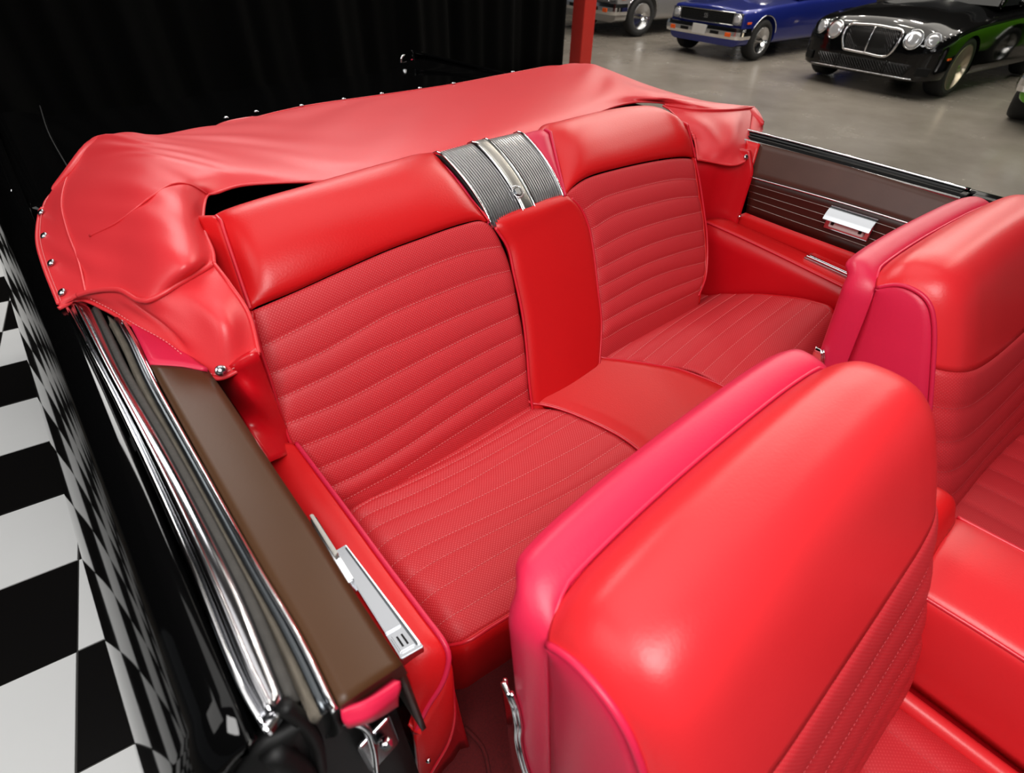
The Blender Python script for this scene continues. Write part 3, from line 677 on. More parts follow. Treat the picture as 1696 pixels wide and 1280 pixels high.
tube('piping', [onb(q, .004) for q in cL], .0034, MAT['piping_red'], cb); tube('piping', [onb(q, .004) for q in cR], .0034, MAT['piping_red'], cb)
# chrome speaker grille
gb = [(812, 378), (821, 376.5), (852, 366), (884, 354), (910, 343), (933, 331.5)]
gt = [(729, 259.5), (758, 251), (792, 242), (830, 233), (867, 224.5)]
nu = 60; a = cr([onb(q, -.002) for q in gb], nu); b = cr([P(q[0], q[1], Z=1.026) for q in gt], nu)
GG = []
for t in np.linspace(0, 1, 16):
    GG.append(a*(1-t)+b*t+BN*(.022*math.sin(math.pi*t)**.75*(1-t*.35))+np.array([0, -.1, .83])*.006*math.sin(math.pi*t)*t)
for dy, dz in ((.015, .001), (.03, -.006), (.04, -.02)): GG.append(b+np.array([0, dy, dz]))
GG = np.array(GG)
gr_ = sheet('speaker_grille', GG, MAT['rubber_dark'], rs, .008, ref=(0, -1, .6)); gr_['label'] = 'chrome ribbed speaker grille with a plain centre bar and crest'
def gp(u, t):
    """point and normal on the grille at u (0 left..1 right), t along the curve"""
    x = u*(nu-1); i = min(int(x), nu-2); f = x-i; y = t*(GG.shape[0]-1); k = min(int(y), GG.shape[0]-2); g = y-k
    return (GG[k, i]*(1-f)+GG[k, i+1]*f)*(1-g)+(GG[k+1, i]*(1-f)+GG[k+1, i+1]*f)*g
NG = grid_normals(GG); NG = NG if NG.reshape(-1, 3).mean(0)@np.array([0, -1, .6]) > 0 else -NG
def gn(u, t): return NG[int(t*(GG.shape[0]-1)), int(u*(nu-1))]
V = []; Fc = []
us = [u for u in np.linspace(.034, .966, 34) if not .405 < u < .60]
for u in us:
    k0 = len(V); w = .0038
    for k in range(GG.shape[0]):
        t = k/(GG.shape[0]-1); p = gp(u, t); n = gn(u, t); s = gp(min(1, u+.01), t)-gp(max(0, u-.01), t); s /= np.linalg.norm(s)
        for (q, h) in ((-.0021, .0002), (-.0015, .0040), (.0015, .0040), (.0021, .0002)): V.append(p+s*q+n*h)
    m_ = GG.shape[0]
    for k in range(m_-1):
        for q in range(3): c = k0+k*4+q; Fc.append((c, c+1, c+5, c+4))
rb = mesh('rib', V, Fc, MAT['rib_metal'], gr_, False); rb['kind'] = 'stuff'
def strip_on(name, u0, u1, h, mat, par, n=6, crown=.0):
    G = []
    for j in range(n):
        u = u0+(u1-u0)*j/(n-1); G.append([gp(u, k/(GG.shape[0]-1))+gn(u, k/(GG.shape[0]-1))*(h+crown*math.sin(math.pi*j/(n-1))) for k in range(GG.shape[0])])
    return sheet(name, np.array(G), mat, par, .004, ref=(0, -1, .6))
bar = strip_on('centre_bar', .44, .575, .006, MAT['brushed'], gr_, 6, .001)
strip_on('bar_edge', .415, .44, .007, MAT['chrome'], gr_, 4, .002); strip_on('bar_edge', .575, .592, .007, MAT['chrome'], gr_, 4, .002)
strip_on('grille_rim', 0, .022, .006, MAT['chrome'], gr_, 4, .002); strip_on('grille_rim', .975, 1.0, .006, MAT['chrome'], gr_, 4, .002)
# emblem: wreath ring with a quartered shield
ec, en = P(857, 318, PL=(gp(.5, .30)+gn(.5, .3)*.009, gn(.5, .3))), gn(.5, .3)
emM = frame(ec, en, (0, .4, .9))
em = lathe('emblem', [(0, .0), (.0110, 0), (.0110, .002), (0, .003)], MAT['dark_metal'], gr_, emM, 20); em['label'] = 'small round chrome crest inside a wreath'
V = []
bm = bmesh.new()
for k in range(22):
    an = 2*math.pi*(k+.5)/22
    if abs(an-math.pi) < .25 or an < .2 or an > 2*math.pi-.2: pass
    mt_ = Matrix.Translation((.0148*math.cos(an), .0148*math.sin(an), .002)) @ Matrix.Rotation(an+.9, 4, 'Z') @ Matrix.Diagonal((.0030, .0013, .0016, 1))
    bmesh.ops.create_icosphere(bm, subdivisions=1, radius=1, matrix=mt_)
me = bpy.data.meshes.new('wreath'); bm.to_mesh(me); bm.free(); wr = link('wreath', me, MAT['rib_metal'], gr_); wr.matrix_local = emM; wr['kind'] = 'stuff'
sh = [(-.0062, -.0064), (.0070, -.0068), (.0084, 0), (.0070, .0068), (-.0062, .0064), (-.0100, 0)]
o = prism('shield', [(x, y, .002) for x, y in sh], (0, 0, .0024), MAT['rib_metal'], gr_, .0004); o.matrix_local = emM
# pink inner gusset of the right bolster, next to the grille
e = cr([GBR[i][0] for i in range(0, 19)], 40); w = cr([gp(1.0, k/(GG.shape[0]-1))+np.array([.002, .0, -.002]) for k in range(GG.shape[0])], 40)
G = np.array([e*(1-t)+w*t+np.array([0, 0, .008*math.sin(math.pi*t)]) for t in np.linspace(0, 1, 7)])
sheet('inner_gusset', G, MAT['pink_leather'], rs, .006, ref=(-.3, -1, .6))
e = cr([GBL[i][-1] for i in range(0, 19)], 40); w = cr([gp(0.0, k/(GG.shape[0]-1))+np.array([-.0, .004, -.008]) for k in range(GG.shape[0])], 40)
sheet('inner_gusset', np.array([e*(1-t)+w*t for t in np.linspace(0, 1, 5)]), MAT['pink_leather'], rs, .006, ref=(.3, -1, .6))

# ---- cushion
CP0 = np.array([.86, .72, .514]); CN = np.array([0, -.19, .98]); CN /= np.linalg.norm(CN)
def onc(px, off=0.0): return P(px[0], px[1], PL=(CP0+CN*off, CN))
def cpan(name, rows_px, mat, par, h, edge, last_drop=True, side=None, **k):
    rows = [[onc(q, q[2] if len(q) > 2 else 0) for q in r] for r in rows_px]
    return rows
cl_rows = [
 [(556, 830, -.030)]+[(a_, b_, -.024) for a_, b_ in ((575, 822), (624, 792), (655, 773), (732, 729), (808, 688), (855, 660), (870, 653))],
 [(568, 851, -.014)]+[(a_, b_, -.007) for a_, b_ in ((582, 841), (634, 814), (721, 769), (780, 738), (830, 708), (865, 686), (888, 673))],
 [(575, 859, -.012), (590, 844), (620, 826), (665, 807), (759, 762), (820, 728), (870, 700), (900, 684), (914, 676)],
 [(585, 873, -.012), (605, 855), (640, 838), (696, 813), (790, 766), (884, 713), (940, 682)],
 [(600, 892, -.012), (622, 874), (660, 855), (727, 826), (821, 772), (900, 727), (963, 691)],
 [(619, 917, -.012), (642, 896), (680, 875), (743, 847), (821, 810), (925, 757), (1008, 712)],
 [(641, 945, -.014), (661, 928), (700, 906), (759, 878), (852, 835), (940, 791), (1036, 729)],
 [(663, 974, -.016), (683, 954), (720, 930), (790, 894), (884, 847), (960, 806), (1060, 747)],
 [(691, 1006, -.018), (717, 983), (755, 960), (806, 929), (884, 885), (975, 832), (1080, 767)],
 [(716, 1044, -.022), (742, 1024), (774, 1005), (837, 966), (900, 930), (990, 876), (1100, 790)],
 [(734, 1066, -.028), (762, 1062, -.010), (800, 1040, -.006), (850, 1010, -.004), (925, 962, -.004), (1010, 905, -.004), (1118, 820, -.004)]]
rows = cpan('x', cl_rows, None, None, 0, 0)
# front lip and fascia
lip = [np.array([p[0], p[1]-.020, p[2]-.022]) for p in rows[-1]]
nu = 90; G, ts = net(rows, nu, 8); D = pleat(ts, nu, h=.0030, edge=.004, u_w=.05, hard=.7, rows=rows)
cu = sheet('cushion_panel', G, MAT['perforated'], rs, .012, ref=(0, 0, 1), disp=D)
n = grid_normals(G); n = n if n.reshape(-1, 3).mean(0)[2] > 0 else -n
stitches('stitching', [(G+n*D[:, :, None])[i*8] for i in range(1, len(rows)-1)], cu, (0, -.1, 1))
frontL = G[-1]
cR_l = [(1009, 594), (1036, 597), (1065, 598), (1095, 606), (1130, 609), (1162, 619), (1192, 636), (1240, 660), (1262, 690)]
cR_r = [(1174, 488), (1195, 485.5), (1221, 485.5), (1251, 485), (1283, 487), (1318.6, 491), (1348, 497), (1380.5, 510), (1388, 545)]
# right cushion: a little higher at the far edge
def onr(px, t): return onc(px, .0+.035*t)
rows = []
allL = [(982, 582)]+cR_l; allR = [(1145, 482)]+cR_r
nr = len(allL)
for i, (l, r) in enumerate(zip(allL, allR)):
    r_row = []
    e_ = P(r[0], r[1], X=1.568); oe = float(np.dot(e_-CP0, CN))
    for k, t in enumerate((0, .25, .5, .75, .92, 1.0)):
        x = l[0]*(1-t)+r[0]*t; y = l[1]*(1-t)+r[1]*t-6*math.sin(math.pi*t)*(1 if i < 8 else .4)*(1-t*.4)
        r_row.append(P(x, y, PL=(CP0+CN*(oe*t**1.5+.006*math.sin(math.pi*t)-(.0 if i < nr-1 else .012*(1-t))), CN)))
    rows.append(r_row)
G, ts = net(rows, nu, 8); D = pleat(ts, nu, h=.0024, edge=.003, u_w=.05, hard=.7, rows=rows)
cu2 = sheet('cushion_panel', G, MAT['perforated'], rs, .012, ref=(0, 0, 1), disp=D)
n = grid_normals(G); n = n if n.reshape(-1, 3).mean(0)[2] > 0 else -n
stitches('stitching', [(G+n*D[:, :, None])[i*8] for i in range(1, nr-1)], cu2, (0, -.1, 1))
frontR = G[-1]; cuR_left = [G[i][0] for i in range(0, G.shape[0], 8)]; cuR_right = [G[i][-1] for i in range(0, G.shape[0], 8)]
# centre strip of the cushion
pl_l = [(870, 655), (879, 667), (899, 670), (930, 678), (984, 700), (1039, 730), (1083, 769), (1110, 805), (1125, 835)]
pl_r = [(975, 578), (995, 591), (1036, 597), (1083, 604), (1125, 612), (1160, 624), (1200, 641), (1235, 665), (1262, 692)]
rows = []
for l, r in zip(pl_l, pl_r):
    rows.append([onc((l[0]*(1-t)+r[0]*t, l[1]*(1-t)+r[1]*t), .002) for t in (0, .25, .5, .75, 1)])
G, ts = net(rows, 50, 6); D = np.zeros(G.shape[:2])
for j in range(50): D[:, j] = .007*(1-(1-min(1, min(j, 49-j)/6))**2.2)
cs = sheet('centre_cushion', G, MAT['red_leather'], rs, .012, ref=(0, 0, 1), disp=D)
for pp in (pl_l, pl_r): tube('piping', [onc(q, .004) for q in pp], .0034, MAT['piping_red'], cs)
fr_all = np.concatenate([frontL, cr([frontL[-1], onc((1180, 762), -.004), frontR[0]], 30)[1:-1], frontR])
fr_all = cr(fr_all[::6], 120)
f1 = [fr_all, fr_all+np.array([0, -.012, -.012]), fr_all+np.array([0, -.014, -.05]), fr_all+np.array([0, .0, -.18]), fr_all+np.array([0, .03, -.34])]
f1 = crp(np.array(f1), np.linspace(0, 4, 17)); sheet('cushion_front', f1, MAT['red_leather'], rs, .012, ref=(0, -1, .1))
tube('piping', fr_all[::4]+np.array([0, -.006, .001]), .0034, MAT['piping_red'], rs)
e = cr(cuR_right, 40); w = e+np.array([.006, 0, -.12]); sheet('cushion_side', np.array([e*(1-t)+w*t for t in np.linspace(0, 1, 4)]), MAT['panel_red'], rs, .01, ref=(1, 0, 0))

# ------------------------------------------------------------------ front seats
def seat_parts(root):
    XL, XR_ = .171, .762
    crown = [(.160, .950), (.140, .980), (.110, .998), (.050, .998), (.010, .970), (-.020, .920), (-.053, .850), (-.080, .780), (-.108, .710), (-.135, .640), (-.160, .570), (-.180, .50), (-.190, .44)]
    pipe_ = [(.138, .932), (.121, .946), (.100, .955), (.070, .953), (.045, .938), (.020, .900), (-.010, .835), (-.040, .765), (-.068, .695), (-.092, .630), (-.115, .565), (-.13, .50), (-.14, .44)]
    def col(e): return [(c[0]*e+p[0]*(1-e), c[1]*e+p[1]*(1-e)) for c, p in zip(crown, pipe_)]
    xs = [(XL, 0), (XL+.010, .35), (XL+.030, .72), (XL+.065, .93), (XL+.13, 1.0), (.42, 1.0), (XR_-.16, 1.0), (XR_-.09, .99), (XR_-.045, .90), (XR_-.016, .66), (XR_-.003, .32), (XR_, 0)]
    cols = [[(x, *q) for q in col(e)] for x, e in xs]
    rows = [[cols[j][i] for j in range(len(xs))] for i in range(len(crown))]
    # crest is slightly lower on the near side
    rows = [[(x, y+.010*math.sin(math.pi*(x-XL)/(XR_-XL)), z-.012*(1-(x-XL)/(XR_-XL))+.004) for (x, y, z) in r] for r in rows]
    # the seams of the insert dip between the two edges
    rows = [[(x, y-.020*dip*wi, z-.046*dip*wi) for (x, y, z) in r for dip in [math.sin(math.pi*min(1, max(0, (x-XL)/(XR_-XL))))**.7] for wi in [{5: .5, 6: 1, 7: 1, 8: .85, 9: .6, 10: .3}.get(i, 0)]] for i, r in enumerate(rows)]
    nf = 6
    G, ts = net(rows, 110, 6); k = nf*6+1
    GA = G[:k]; GB = G[k-1:]
    lea = sheet('backrest_top', GA, MAT['front_leather'], root, .012, ref=(0, -.5, .8))
    nuv = G.shape[1]
    hB = pleat(np.linspace(0, len(crown)-1-nf, GB.shape[0]), nuv, h=.0045, edge=.0, hard=.55)
    rib = sheet('backrest_insert', GB, MAT['perforated_front'], root, .012, ref=(0, -1, .3), disp=hB)
    n = grid_normals(GB); n = n if n.reshape(-1, 3).mean(0)[1] < 0 else -n
    A = GB+n*hB[:, :, None]
    stitches('stitching', [A[i*6] for i in range(1, len(crown)-1-nf)], rib, (0, -1, .3), r=.0004, mat='thread_dark')
    # piping down both sides and round the rear seam
    for j in (0, -1):
        tube('piping', [G[i][j]+np.array([0, -.001, .002]) for i in range(0, G.shape[0], 4)], .0042, MAT['pink_leather'], root, n=90)
    # back shell: strip over the top behind the seam that also runs down both sides, then the rear face
    ys = lambda z: .138-(.93-z)*.10
    sides = {}
    for sgn, x0 in ((-1, XL), (1, XR_)):
        sides[sgn] = [(x0-sgn*.001, ys(z), z) for z in (.42, .50, .60, .70, .80, .875)]
    topc = [r for r in rows[0][2:-2]]
    path = cr(sides[-1]+[(XL+.003, .137, .906), (XL+.012, .139, .924)]+[tuple(q) for q in topc]+[(XR_-.012, .139, .936), (XR_-.003, .137, .914)]+sides[1][::-1], 150)
    cx, cz = (XL+XR_)/2, .62
    tg = np.gradient(path, axis=0); nrm = np.stack([-tg[:, 2], 0*tg[:, 0], tg[:, 0]], 1); nrm /= np.linalg.norm(nrm, axis=1, keepdims=True)
    low = np.clip((.80-path[:, 2])/.3, 0, 1)[:, None]*np.array([0, 1, 0])
    rows_s = [path+nrm*o_+np.array([0, dy, 0])*(1+0*low[:, :1]) for dy, o_ in ((-.001, -.004), (.002, .0015), (.012, .007), (.028, .011), (.044, .010), (.056, .002), (.063, -.012))]
    b0 = rows_s[-1]; cc = np.array([cx, 0, cz])
    for k_, dy in ((.90, .010), (.6, .020), (.25, .024)):
        q = b0.copy(); q[:, 0] = cx+(b0[:, 0]-cx)*k_; q[:, 2] = np.where(b0[:, 2] > .43, cz+(b0[:, 2]-cz)*k_, cz+(b0[:, 2]-cz)*(.6+.4*k_)); q[:, 1] = ys(q[:, 2])+.063+dy; rows_s.append(q)
    SG = crp(np.array(rows_s), np.linspace(0, 9, 46)); sheet('back_shell', SG, MAT['pink_leather'], root, .008, ref=(0, 1, .5))
    tube('seam_welt', [p+np.array([0, .003, .001]) for p in path[::3]], .0026, MAT['pink_leather'], root, n=110)
    # side panels between piping and shell, near and far
    for sgn, j, x0 in ((-1, 0, XL), (1, -1, XR_)):
        ed = cr([G[i][j] for i in range(0, G.shape[0], 3)], 50)
        bk = cr([(x0, .137, .922)]+[sides[sgn][k_] for k_ in range(5, -1, -1)], 50)
        SGp = np.array([ed*(1-t)+bk*t+np.array([sgn*.018*math.sin(math.pi*t)**.8, 0, 0])*np.linspace(.1, 1, 50).clip(0, .5)[:, None]*2 for t in np.linspace(0, 1, 9)])
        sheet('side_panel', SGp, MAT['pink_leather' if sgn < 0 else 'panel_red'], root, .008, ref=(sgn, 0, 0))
        hb = [(x0+sgn*.014, ys(z)+dy+.012, z) for z, dy in ((.765, .036), (.745, .028), (.70, .024), (.65, .028), (.60, .024), (.50, .0), (.42, -.02))]
        hb2 = [(x0+sgn*.010, ys(z)+.064, z) for z in (.762, .745, .70, .65, .60, .50, .42)]
        hi = ribbon('hinge_cover', hb, hb2, MAT['chrome'], n=30, crown=.0, thick=.006, parent=root)
        tube('hinge_edge', hb, .0030, MAT['chrome'], root, n=40); tube('hinge_edge', hb2, .0030, MAT['chrome'], root, n=40)
    # cushion with rolled edge
    zc = .50
    xsC = np.linspace(XL-.01, XR_-.062, 13); rows = []
    for y, dz in ((-.11, -.015), (-.20, 0), (-.30, .008), (-.40, .014), (-.50, .016), (-.58, .0), (-.61, -.05), (-.61, -.14)):
        rows.append([(x, y, zc+dz-(.022 if k_ in (0, 12) else .0)-(.0 if 0 < k_ < 12 else 0)) for k_, x in enumerate(xsC)])
    G2, t2 = net(rows, 80, 7); D = np.zeros(G2.shape[:2])
    for j in range(80): D[:, j] = .004*abs(math.sin(math.pi*(j/79)*7))**.5
    cus = sheet('cushion', G2, MAT['perforated_front'], root, .015, ref=(0, -.1, 1), disp=D)
    stitches('stitching', [G2[:, j]+np.array([0, 0, .0005]) for j in (11, 22, 34, 45, 57, 68)], cus, (0, 0, 1), r=.0004, mat='thread_dark')
    for sgn, x in ((-1, XL-.006), (1, XR_-.062)):
        tube('cushion_roll', [(x, -.08, zc-.012), (x, -.30, zc-.004), (x, -.50, zc-.0), (x, -.60, zc-.04), (x, -.61, zc-.14)], .017, MAT['front_leather'], root, n=40, sides=14)
        sheet('cushion_side', np.array([cr([(x, -.06, zc-.02), (x, -.58, zc-.02)], 10)+np.array([sgn*.012*math.sin(math.pi*t), 0, -.28*t]) for t in np.linspace(0, 1, 6)]), MAT['panel_red'], root, .01, ref=(sgn, 0, 0))
    tube('rail', [(XL+.08, .18, .21), (XL+.08, -.55, .21)], .012, MAT['dark_metal'], root, n=4); tube('rail', [(XR_-.08, .18, .21), (XR_-.08, -.55, .21)], .012, MAT['dark_metal'], root, n=4)
    box('seat_base', ((XL+XR_)/2, -.22, .29), (XR_-XL-.06, .62, .14), MAT['rubber_dark'], root, .01)
near = empty('front_seat', (0, 0, 0), 'red leather front bucket seat nearest the camera with pink-red piping and large curved top', 'seat', 'front bucket seats')
seat_parts(near)
far = near.copy(); COL.objects.link(far); far['label'] = 'red leather front bucket seat at the right edge, beyond the centre armrest'
for c in list(near.children):
    q = c.copy(); COL.objects.link(q); q.parent = far
    for d in c.children:
        e = d.copy(); COL.objects.link(e); e.parent = q
far_a = math.radians(-4.5); _c, _s = math.cos(far_a), math.sin(far_a)
far.rotation_euler = (0, 0, far_a); far.location = (1.112-(.171*_c-.138*_s), .217-(.171*_s+.138*_c), -.006)
# padded centre armrest
ca = empty('centre_armrest', (.0, 0, 0), 'padded red leather centre armrest folded down between the two front seats', 'armrest')
prof = [(.722, .500), (.716, .60), (.716, .672), (.722, .692), (.740, .703), (.79, .712), (.83, .713), (.88, .708), (.915, .698), (.928, .68), (.930, .60), (.928, .50)]
G = []
for y, s, dz in ((-.07, .90, -.02), (-.085, .98, -.004), (-.12, 1, 0), (-.22, 1, .004), (-.34, 1, .004), (-.46, 1, 0), (-.52, .98, -.006), (-.54, .9, -.03), (-.545, .5, -.1)):
    G.append([(.825+(x-.825)*(s if y < -.5 or y > -.1 else 1), y-(.0 if z < .69 else 0), .5+(z-.5)*s+dz) for x, z in prof])
G = crp(np.array(G), np.linspace(0, 8, 33)); G = np.transpose(crp(np.transpose(G, (1, 0, 2)), np.linspace(0, 11, 56)), (1, 0, 2))
sheet('pad', G, MAT['front_leather'], ca, .012, ref=(0, 0, 1))
for i in (3, 8):
    x, z = prof[i]; tube('piping', [(x, -.09, z-.001), (x, -.22, z+.006), (x, -.34, z+.006), (x, -.50, z+.001)], .0032, MAT['piping_red'], ca)
G = []
for y, z in ((-.06, .74), (.0, .735), (.06, .70), (.08, .60)): G.append([(.745, y, z-.03), (.765, y-.005, z), (.825, y-.005, z+.006), (.90, y-.005, z), (.925, y, z-.03)])
G = G[::-1]+[[(.748, -.082, .68), (.765, -.09, .70), (.825, -.09, .705), (.90, -.09, .70), (.922, -.082, .68)]]
G, ts = net(G, 24, 6); sheet('hinge_pad', G, MAT['red_leather'], ca, .012, ref=(0, 0, 1))
box('armrest_base', (.825, -.28, .40), (.19, .46, .22), MAT['panel_red'], ca, .01)

# ------------------------------------------------------------------ folded top under its red vinyl cover
bc = empty('boot_cover', (0, 0, 0), 'red vinyl cover snapped over the folded convertible top behind the rear seat', 'cover')
Z = lambda l: [P(q[0], q[1], Z=q[2]) if q[0] > 20 else np.array(q, float) for q in l]
CV = [
 [(97, 503, .945), (118, 494, .950), (150, 484, .962), (195, 481, .975), (245, 499, .985), (300, 469, .998), (355, 437, 1.000)],
 [(72, 440, .945), (98, 436, .955), (140, 432, .975), (195, 428, .998), (268, 424, 1.035), (322, 430, 1.030), (352, 415, .995)],
 [(61, 395, .945), (86, 388, .960), (120, 378, .980), (188, 370, 1.015), (252, 360, 1.045), (308, 362, 1.040), (337, 372, .990)],
 [(66, 350, .945), (84, 340, .960), (110, 330, .985), (172, 314, 1.022), (238, 305, 1.050), (300, 308, 1.045), (342, 327, 1.000)],
 [(-.045, 1.52, .940), (88, 312, .968), (124, 280, .992), (180, 266, 1.025), (250, 266, 1.048), (320, 290, 1.036), (360, 320, 1.002)],
 [(.0, 1.66, .940), (114, 288, .985), (153, 231, 1.020), (205, 240, 1.040), (275, 255, 1.048), (350, 280, 1.030), (400, 308, .998)],
 [(.14, 1.78, .945), (.13, 1.74, .985), (205, 220, 1.034), (262, 233, 1.042), (330, 250, 1.036), (400, 277, 1.018), (464, 303, .992)],
 [(.36, 1.88, .948), (.37, 1.84, .965), (262, 222, 1.020), (330, 228, 1.018), (400, 243, 1.010), (480, 270, 1.000), (560, 299, .985)],
 [(.50, 1.935, .950), (383, 199, .958), (410, 205, .972), (460, 220, .990), (520, 243, .998), (585, 268, .995), (640, 286, .982)],
 [(500, 177, .955), (515, 180, .962), (545, 188, .972), (592, 205, .988), (650, 228, .995), (700, 248, .990), (735, 264, .978)],
 [(630, 158, .955), (645, 160, .962), (672, 166, .970), (715, 180, .984), (762, 201, .992), (800, 223, .988), (822, 240, .974)],
 [(750, 140, .955), (765, 141, .962), (790, 146, .972), (822, 158, .984), (852, 178, .992), (876, 200, .988), (890, 220, .974)],
 [(850, 121, .958), (862, 122, .964), (882, 126, .974), (908, 137, .988), (932, 156, .996), (950, 180, .992), (960, 200, .978)],
 [(933, 110, .962), (944, 108, .974), (958, 104, .995), (972, 118, 1.000), (988, 138, 1.004), (1002, 160, 1.000), (1012, 179, .984)],
 [(1.895, 1.62, .945), (1.880, 1.63, .975), (1000, 113, 1.000), (1015, 125, 1.006), (1030, 140, 1.012), (1044, 158, 1.006), (1052, 170, .990)],
 [(1.890, 1.34, .945), (1.875, 1.34, .975), (1074, 141, 1.004), (1080, 149, 1.012), (1085, 157, 1.016), (1088, 164, 1.010), (1086, 170, .995)],
 [(1.875, 1.08, .945), (1.868, 1.07, .975), (1158, 165, 1.006), (1148, 166, 1.016), (1130, 168, 1.018), (1112, 169, 1.010), (1100, 172, .998)],
 [(1.848, .885, .945), (1.845, .882, .965), (1246, 177, .990), (1215, 181, .996), (1180, 182, 1.000), (1140, 180, 1.002), (1104, 175, .998)]]
rows = [Z(r) for r in CV]
for i in (14, 15, 16, 17):   # silhouettes on the far side turn down behind
    pass
M1 = np.array([crp(np.array([r]), [0])[0] if False else np.array(r) for r in rows])
G = crp(M1, np.linspace(0, 17, 17*9+1)); G = np.transpose(crp(np.transpose(G, (1, 0, 2)), np.linspace(0, 6, 6*11+1)), (1, 0, 2))
# wrinkles: slack folds across the cover
rng = np.random.RandomState(3)
nv, nu = G.shape[:2]; TT = np.linspace(0, 17, nv)[:, None]; UU = np.linspace(0, 1, nu)[None, :]
D = np.zeros((nv, nu))
for (t0, w, u0, uw, sl, amp, fr_) in ((9.0, 1.2, .35, .35, 2.2, .0035, 5), (2.6, 1.0, .70, .25, 1.0, .0022, 7), (5.3, .9, .45, .3, -1.5, .0022, 8), (1.0, .8, .25, .25, 1.5, .003, 5), (13.2, .6, .4, .4, 3.0, .005, 3), (7.5, .7, .35, .3, -3.0, .004, 4), (15.2, 1.2, .7, .3, 2, .002, 6)):
    D += amp*np.exp(-((TT-t0)/w)**2-((UU-u0)/uw)**2)*np.sin(fr_*(TT-t0)+sl*fr_*(UU-u0)*2)
D *= np.sin(np.pi*np.clip(UU, .02, .98))**.4
cov = sheet('cover_top', G, MAT['cover_vinyl'], bc, .004, ref=(0, 0, 1), disp=D)
tube('hem', [G[i][-1]+np.array([0, 0, .001]) for i in range(0, nv, 3)], .0032, MAT['cover_vinyl'], bc, n=220)
tube('hem', [G[i][0] for i in range(0, nv, 3)], .0030, MAT['cover_vinyl'], bc, n=220)
# raised seams
def on_cover(t, u):
    a_ = t/17*(nv-1); b_ = u*(nu-1); i = min(int(a_), nv-2); j = min(int(b_), nu-2); f, g = a_-i, b_-j
    return (G[i, j]*(1-f)+G[i+1, j]*f)*(1-g)+(G[i, j+1]*(1-f)+G[i+1, j+1]*f)*g
NC = grid_normals(G); NC = NC if NC.reshape(-1, 3).mean(0)[2] > 0 else -NC
def nc(t, u): return NC[min(int(round(t/17*(nv-1))), nv-1), min(int(round(u*(nu-1))), nu-1)]
def seam(pts, r=.0022):
    c = cr([(t, u, 0) for t, u in pts], 60); return tube('seam', [on_cover(t, u)+nc(t, u)*(.0008) for t, u, _ in c], r, MAT['cover_vinyl'], bc, raw=True)
seam([(t, .30 if t > 0 else .30) for t in (0, 1, 2, 3, 3.8)])
seam([(1.7, .40), (2.1, .55), (2.6, .70), (3.2, .86), (3.3, 1.0)])
# front flap at the near end: hangs from the ridge seam to the armrest side
top = [rows[0][k] for k in range(7)]
topc = cr(top, 60)
hem = Z([(97, 511, .94), (131, 497, .94), (175, 513, .935), (227, 544, .925), (280, 574, .915), (324, 609, .90), (359, 627, .89), (394, 614, .895), (429, 585, .905)])
hemc = cr(hem, 60)
inner = Z([(355, 437, 1.0), (372, 456, .99), (398, 488, .965), (415, 517, .945), (427, 545, .925), (429, 585, .905)])
mid1 = cr(Z([(98, 507, .942), (128, 495, .947), (185, 495, .958), (245, 515, .958), (300, 520, .968), (345, 500, .980), (380, 470, .986)]), 60)
mid2 = cr(Z([(98, 509, .941), (130, 496, .943), (195, 510, .945), (262, 540, .935), (322, 565, .935), (372, 545, .955), (412, 520, .948)]), 60)
Gf = crp(np.array([topc, mid1, mid2, hemc]), np.linspace(0, 3, 43))
tt = np.linspace(0, 1, 43)[:, None]; uu = np.linspace(0, 1, 60)[None, :]
Df = .010*np.exp(-((uu-.62-.12*(tt-.5))/.07)**2)*np.sin(np.pi*tt)-.012*np.exp(-((uu-.50-.30*(tt-.3))/.06)**2)*np.sin(np.pi*tt)+.006*np.exp(-((uu-.80-.1*tt)/.05)**2)*np.sin(np.pi*tt)
flap = sheet('front_flap', Gf, MAT['cover_vinyl'], bc, .004, ref=(0, -1, .3), disp=Df)
tube('seam', [p+np.array([0, -.002, .002]) for p in topc[6::4]], .0042, MAT['cover_vinyl'], bc, n=120)
tube('hem', hem, .0034, MAT['cover_vinyl'], bc, n=120)
tube('hem', [Gf[i][-1] for i in range(0, 43, 3)], .0034, MAT['cover_vinyl'], bc)
# far flap
top = [P(1100, 174, Z=.998), P(1140, 180, Z=1.002), P(1180, 182.5, Z=1.0), P(1215, 181.5, Z=.996), P(1247, 178, Z=.988)]
hemf = [P(1155, 264, Z=.905), P(1168, 266, Z=.90), P(1184, 269, Z=.895), P(1208, 273, Z=.89), P(1222, 272, Z=.892), P(1234, 267, Z=.90)]
m1 = [P(1130, 203, Z=.975), P(1160, 206, Z=.978), P(1190, 208, Z=.975), P(1218, 208, Z=.97), P(1244, 204, Z=.962)]
m2 = [P(1150, 232, Z=.94), P(1172, 238, Z=.938), P(1194, 241, Z=.936), P(1218, 242, Z=.932), P(1240, 235, Z=.93)]
G3 = crp(np.array([cr(top, 40), cr(m1, 40), cr(m2, 40), cr(hemf, 40)]), np.linspace(0, 3, 31))
t3 = np.linspace(0, 1, 31)[:, None]; u3 = np.linspace(0, 1, 40)[None, :]
D3 = .006*np.exp(-((u3-.75+.4*t3)/.12)**2)*np.sin(np.pi*t3)-.005*np.exp(-((u3-.35-.2*t3)/.12)**2)*np.sin(np.pi*t3)
sheet('front_flap', G3, MAT['cover_vinyl'], bc, .004, ref=(0, -1, .3), disp=D3)
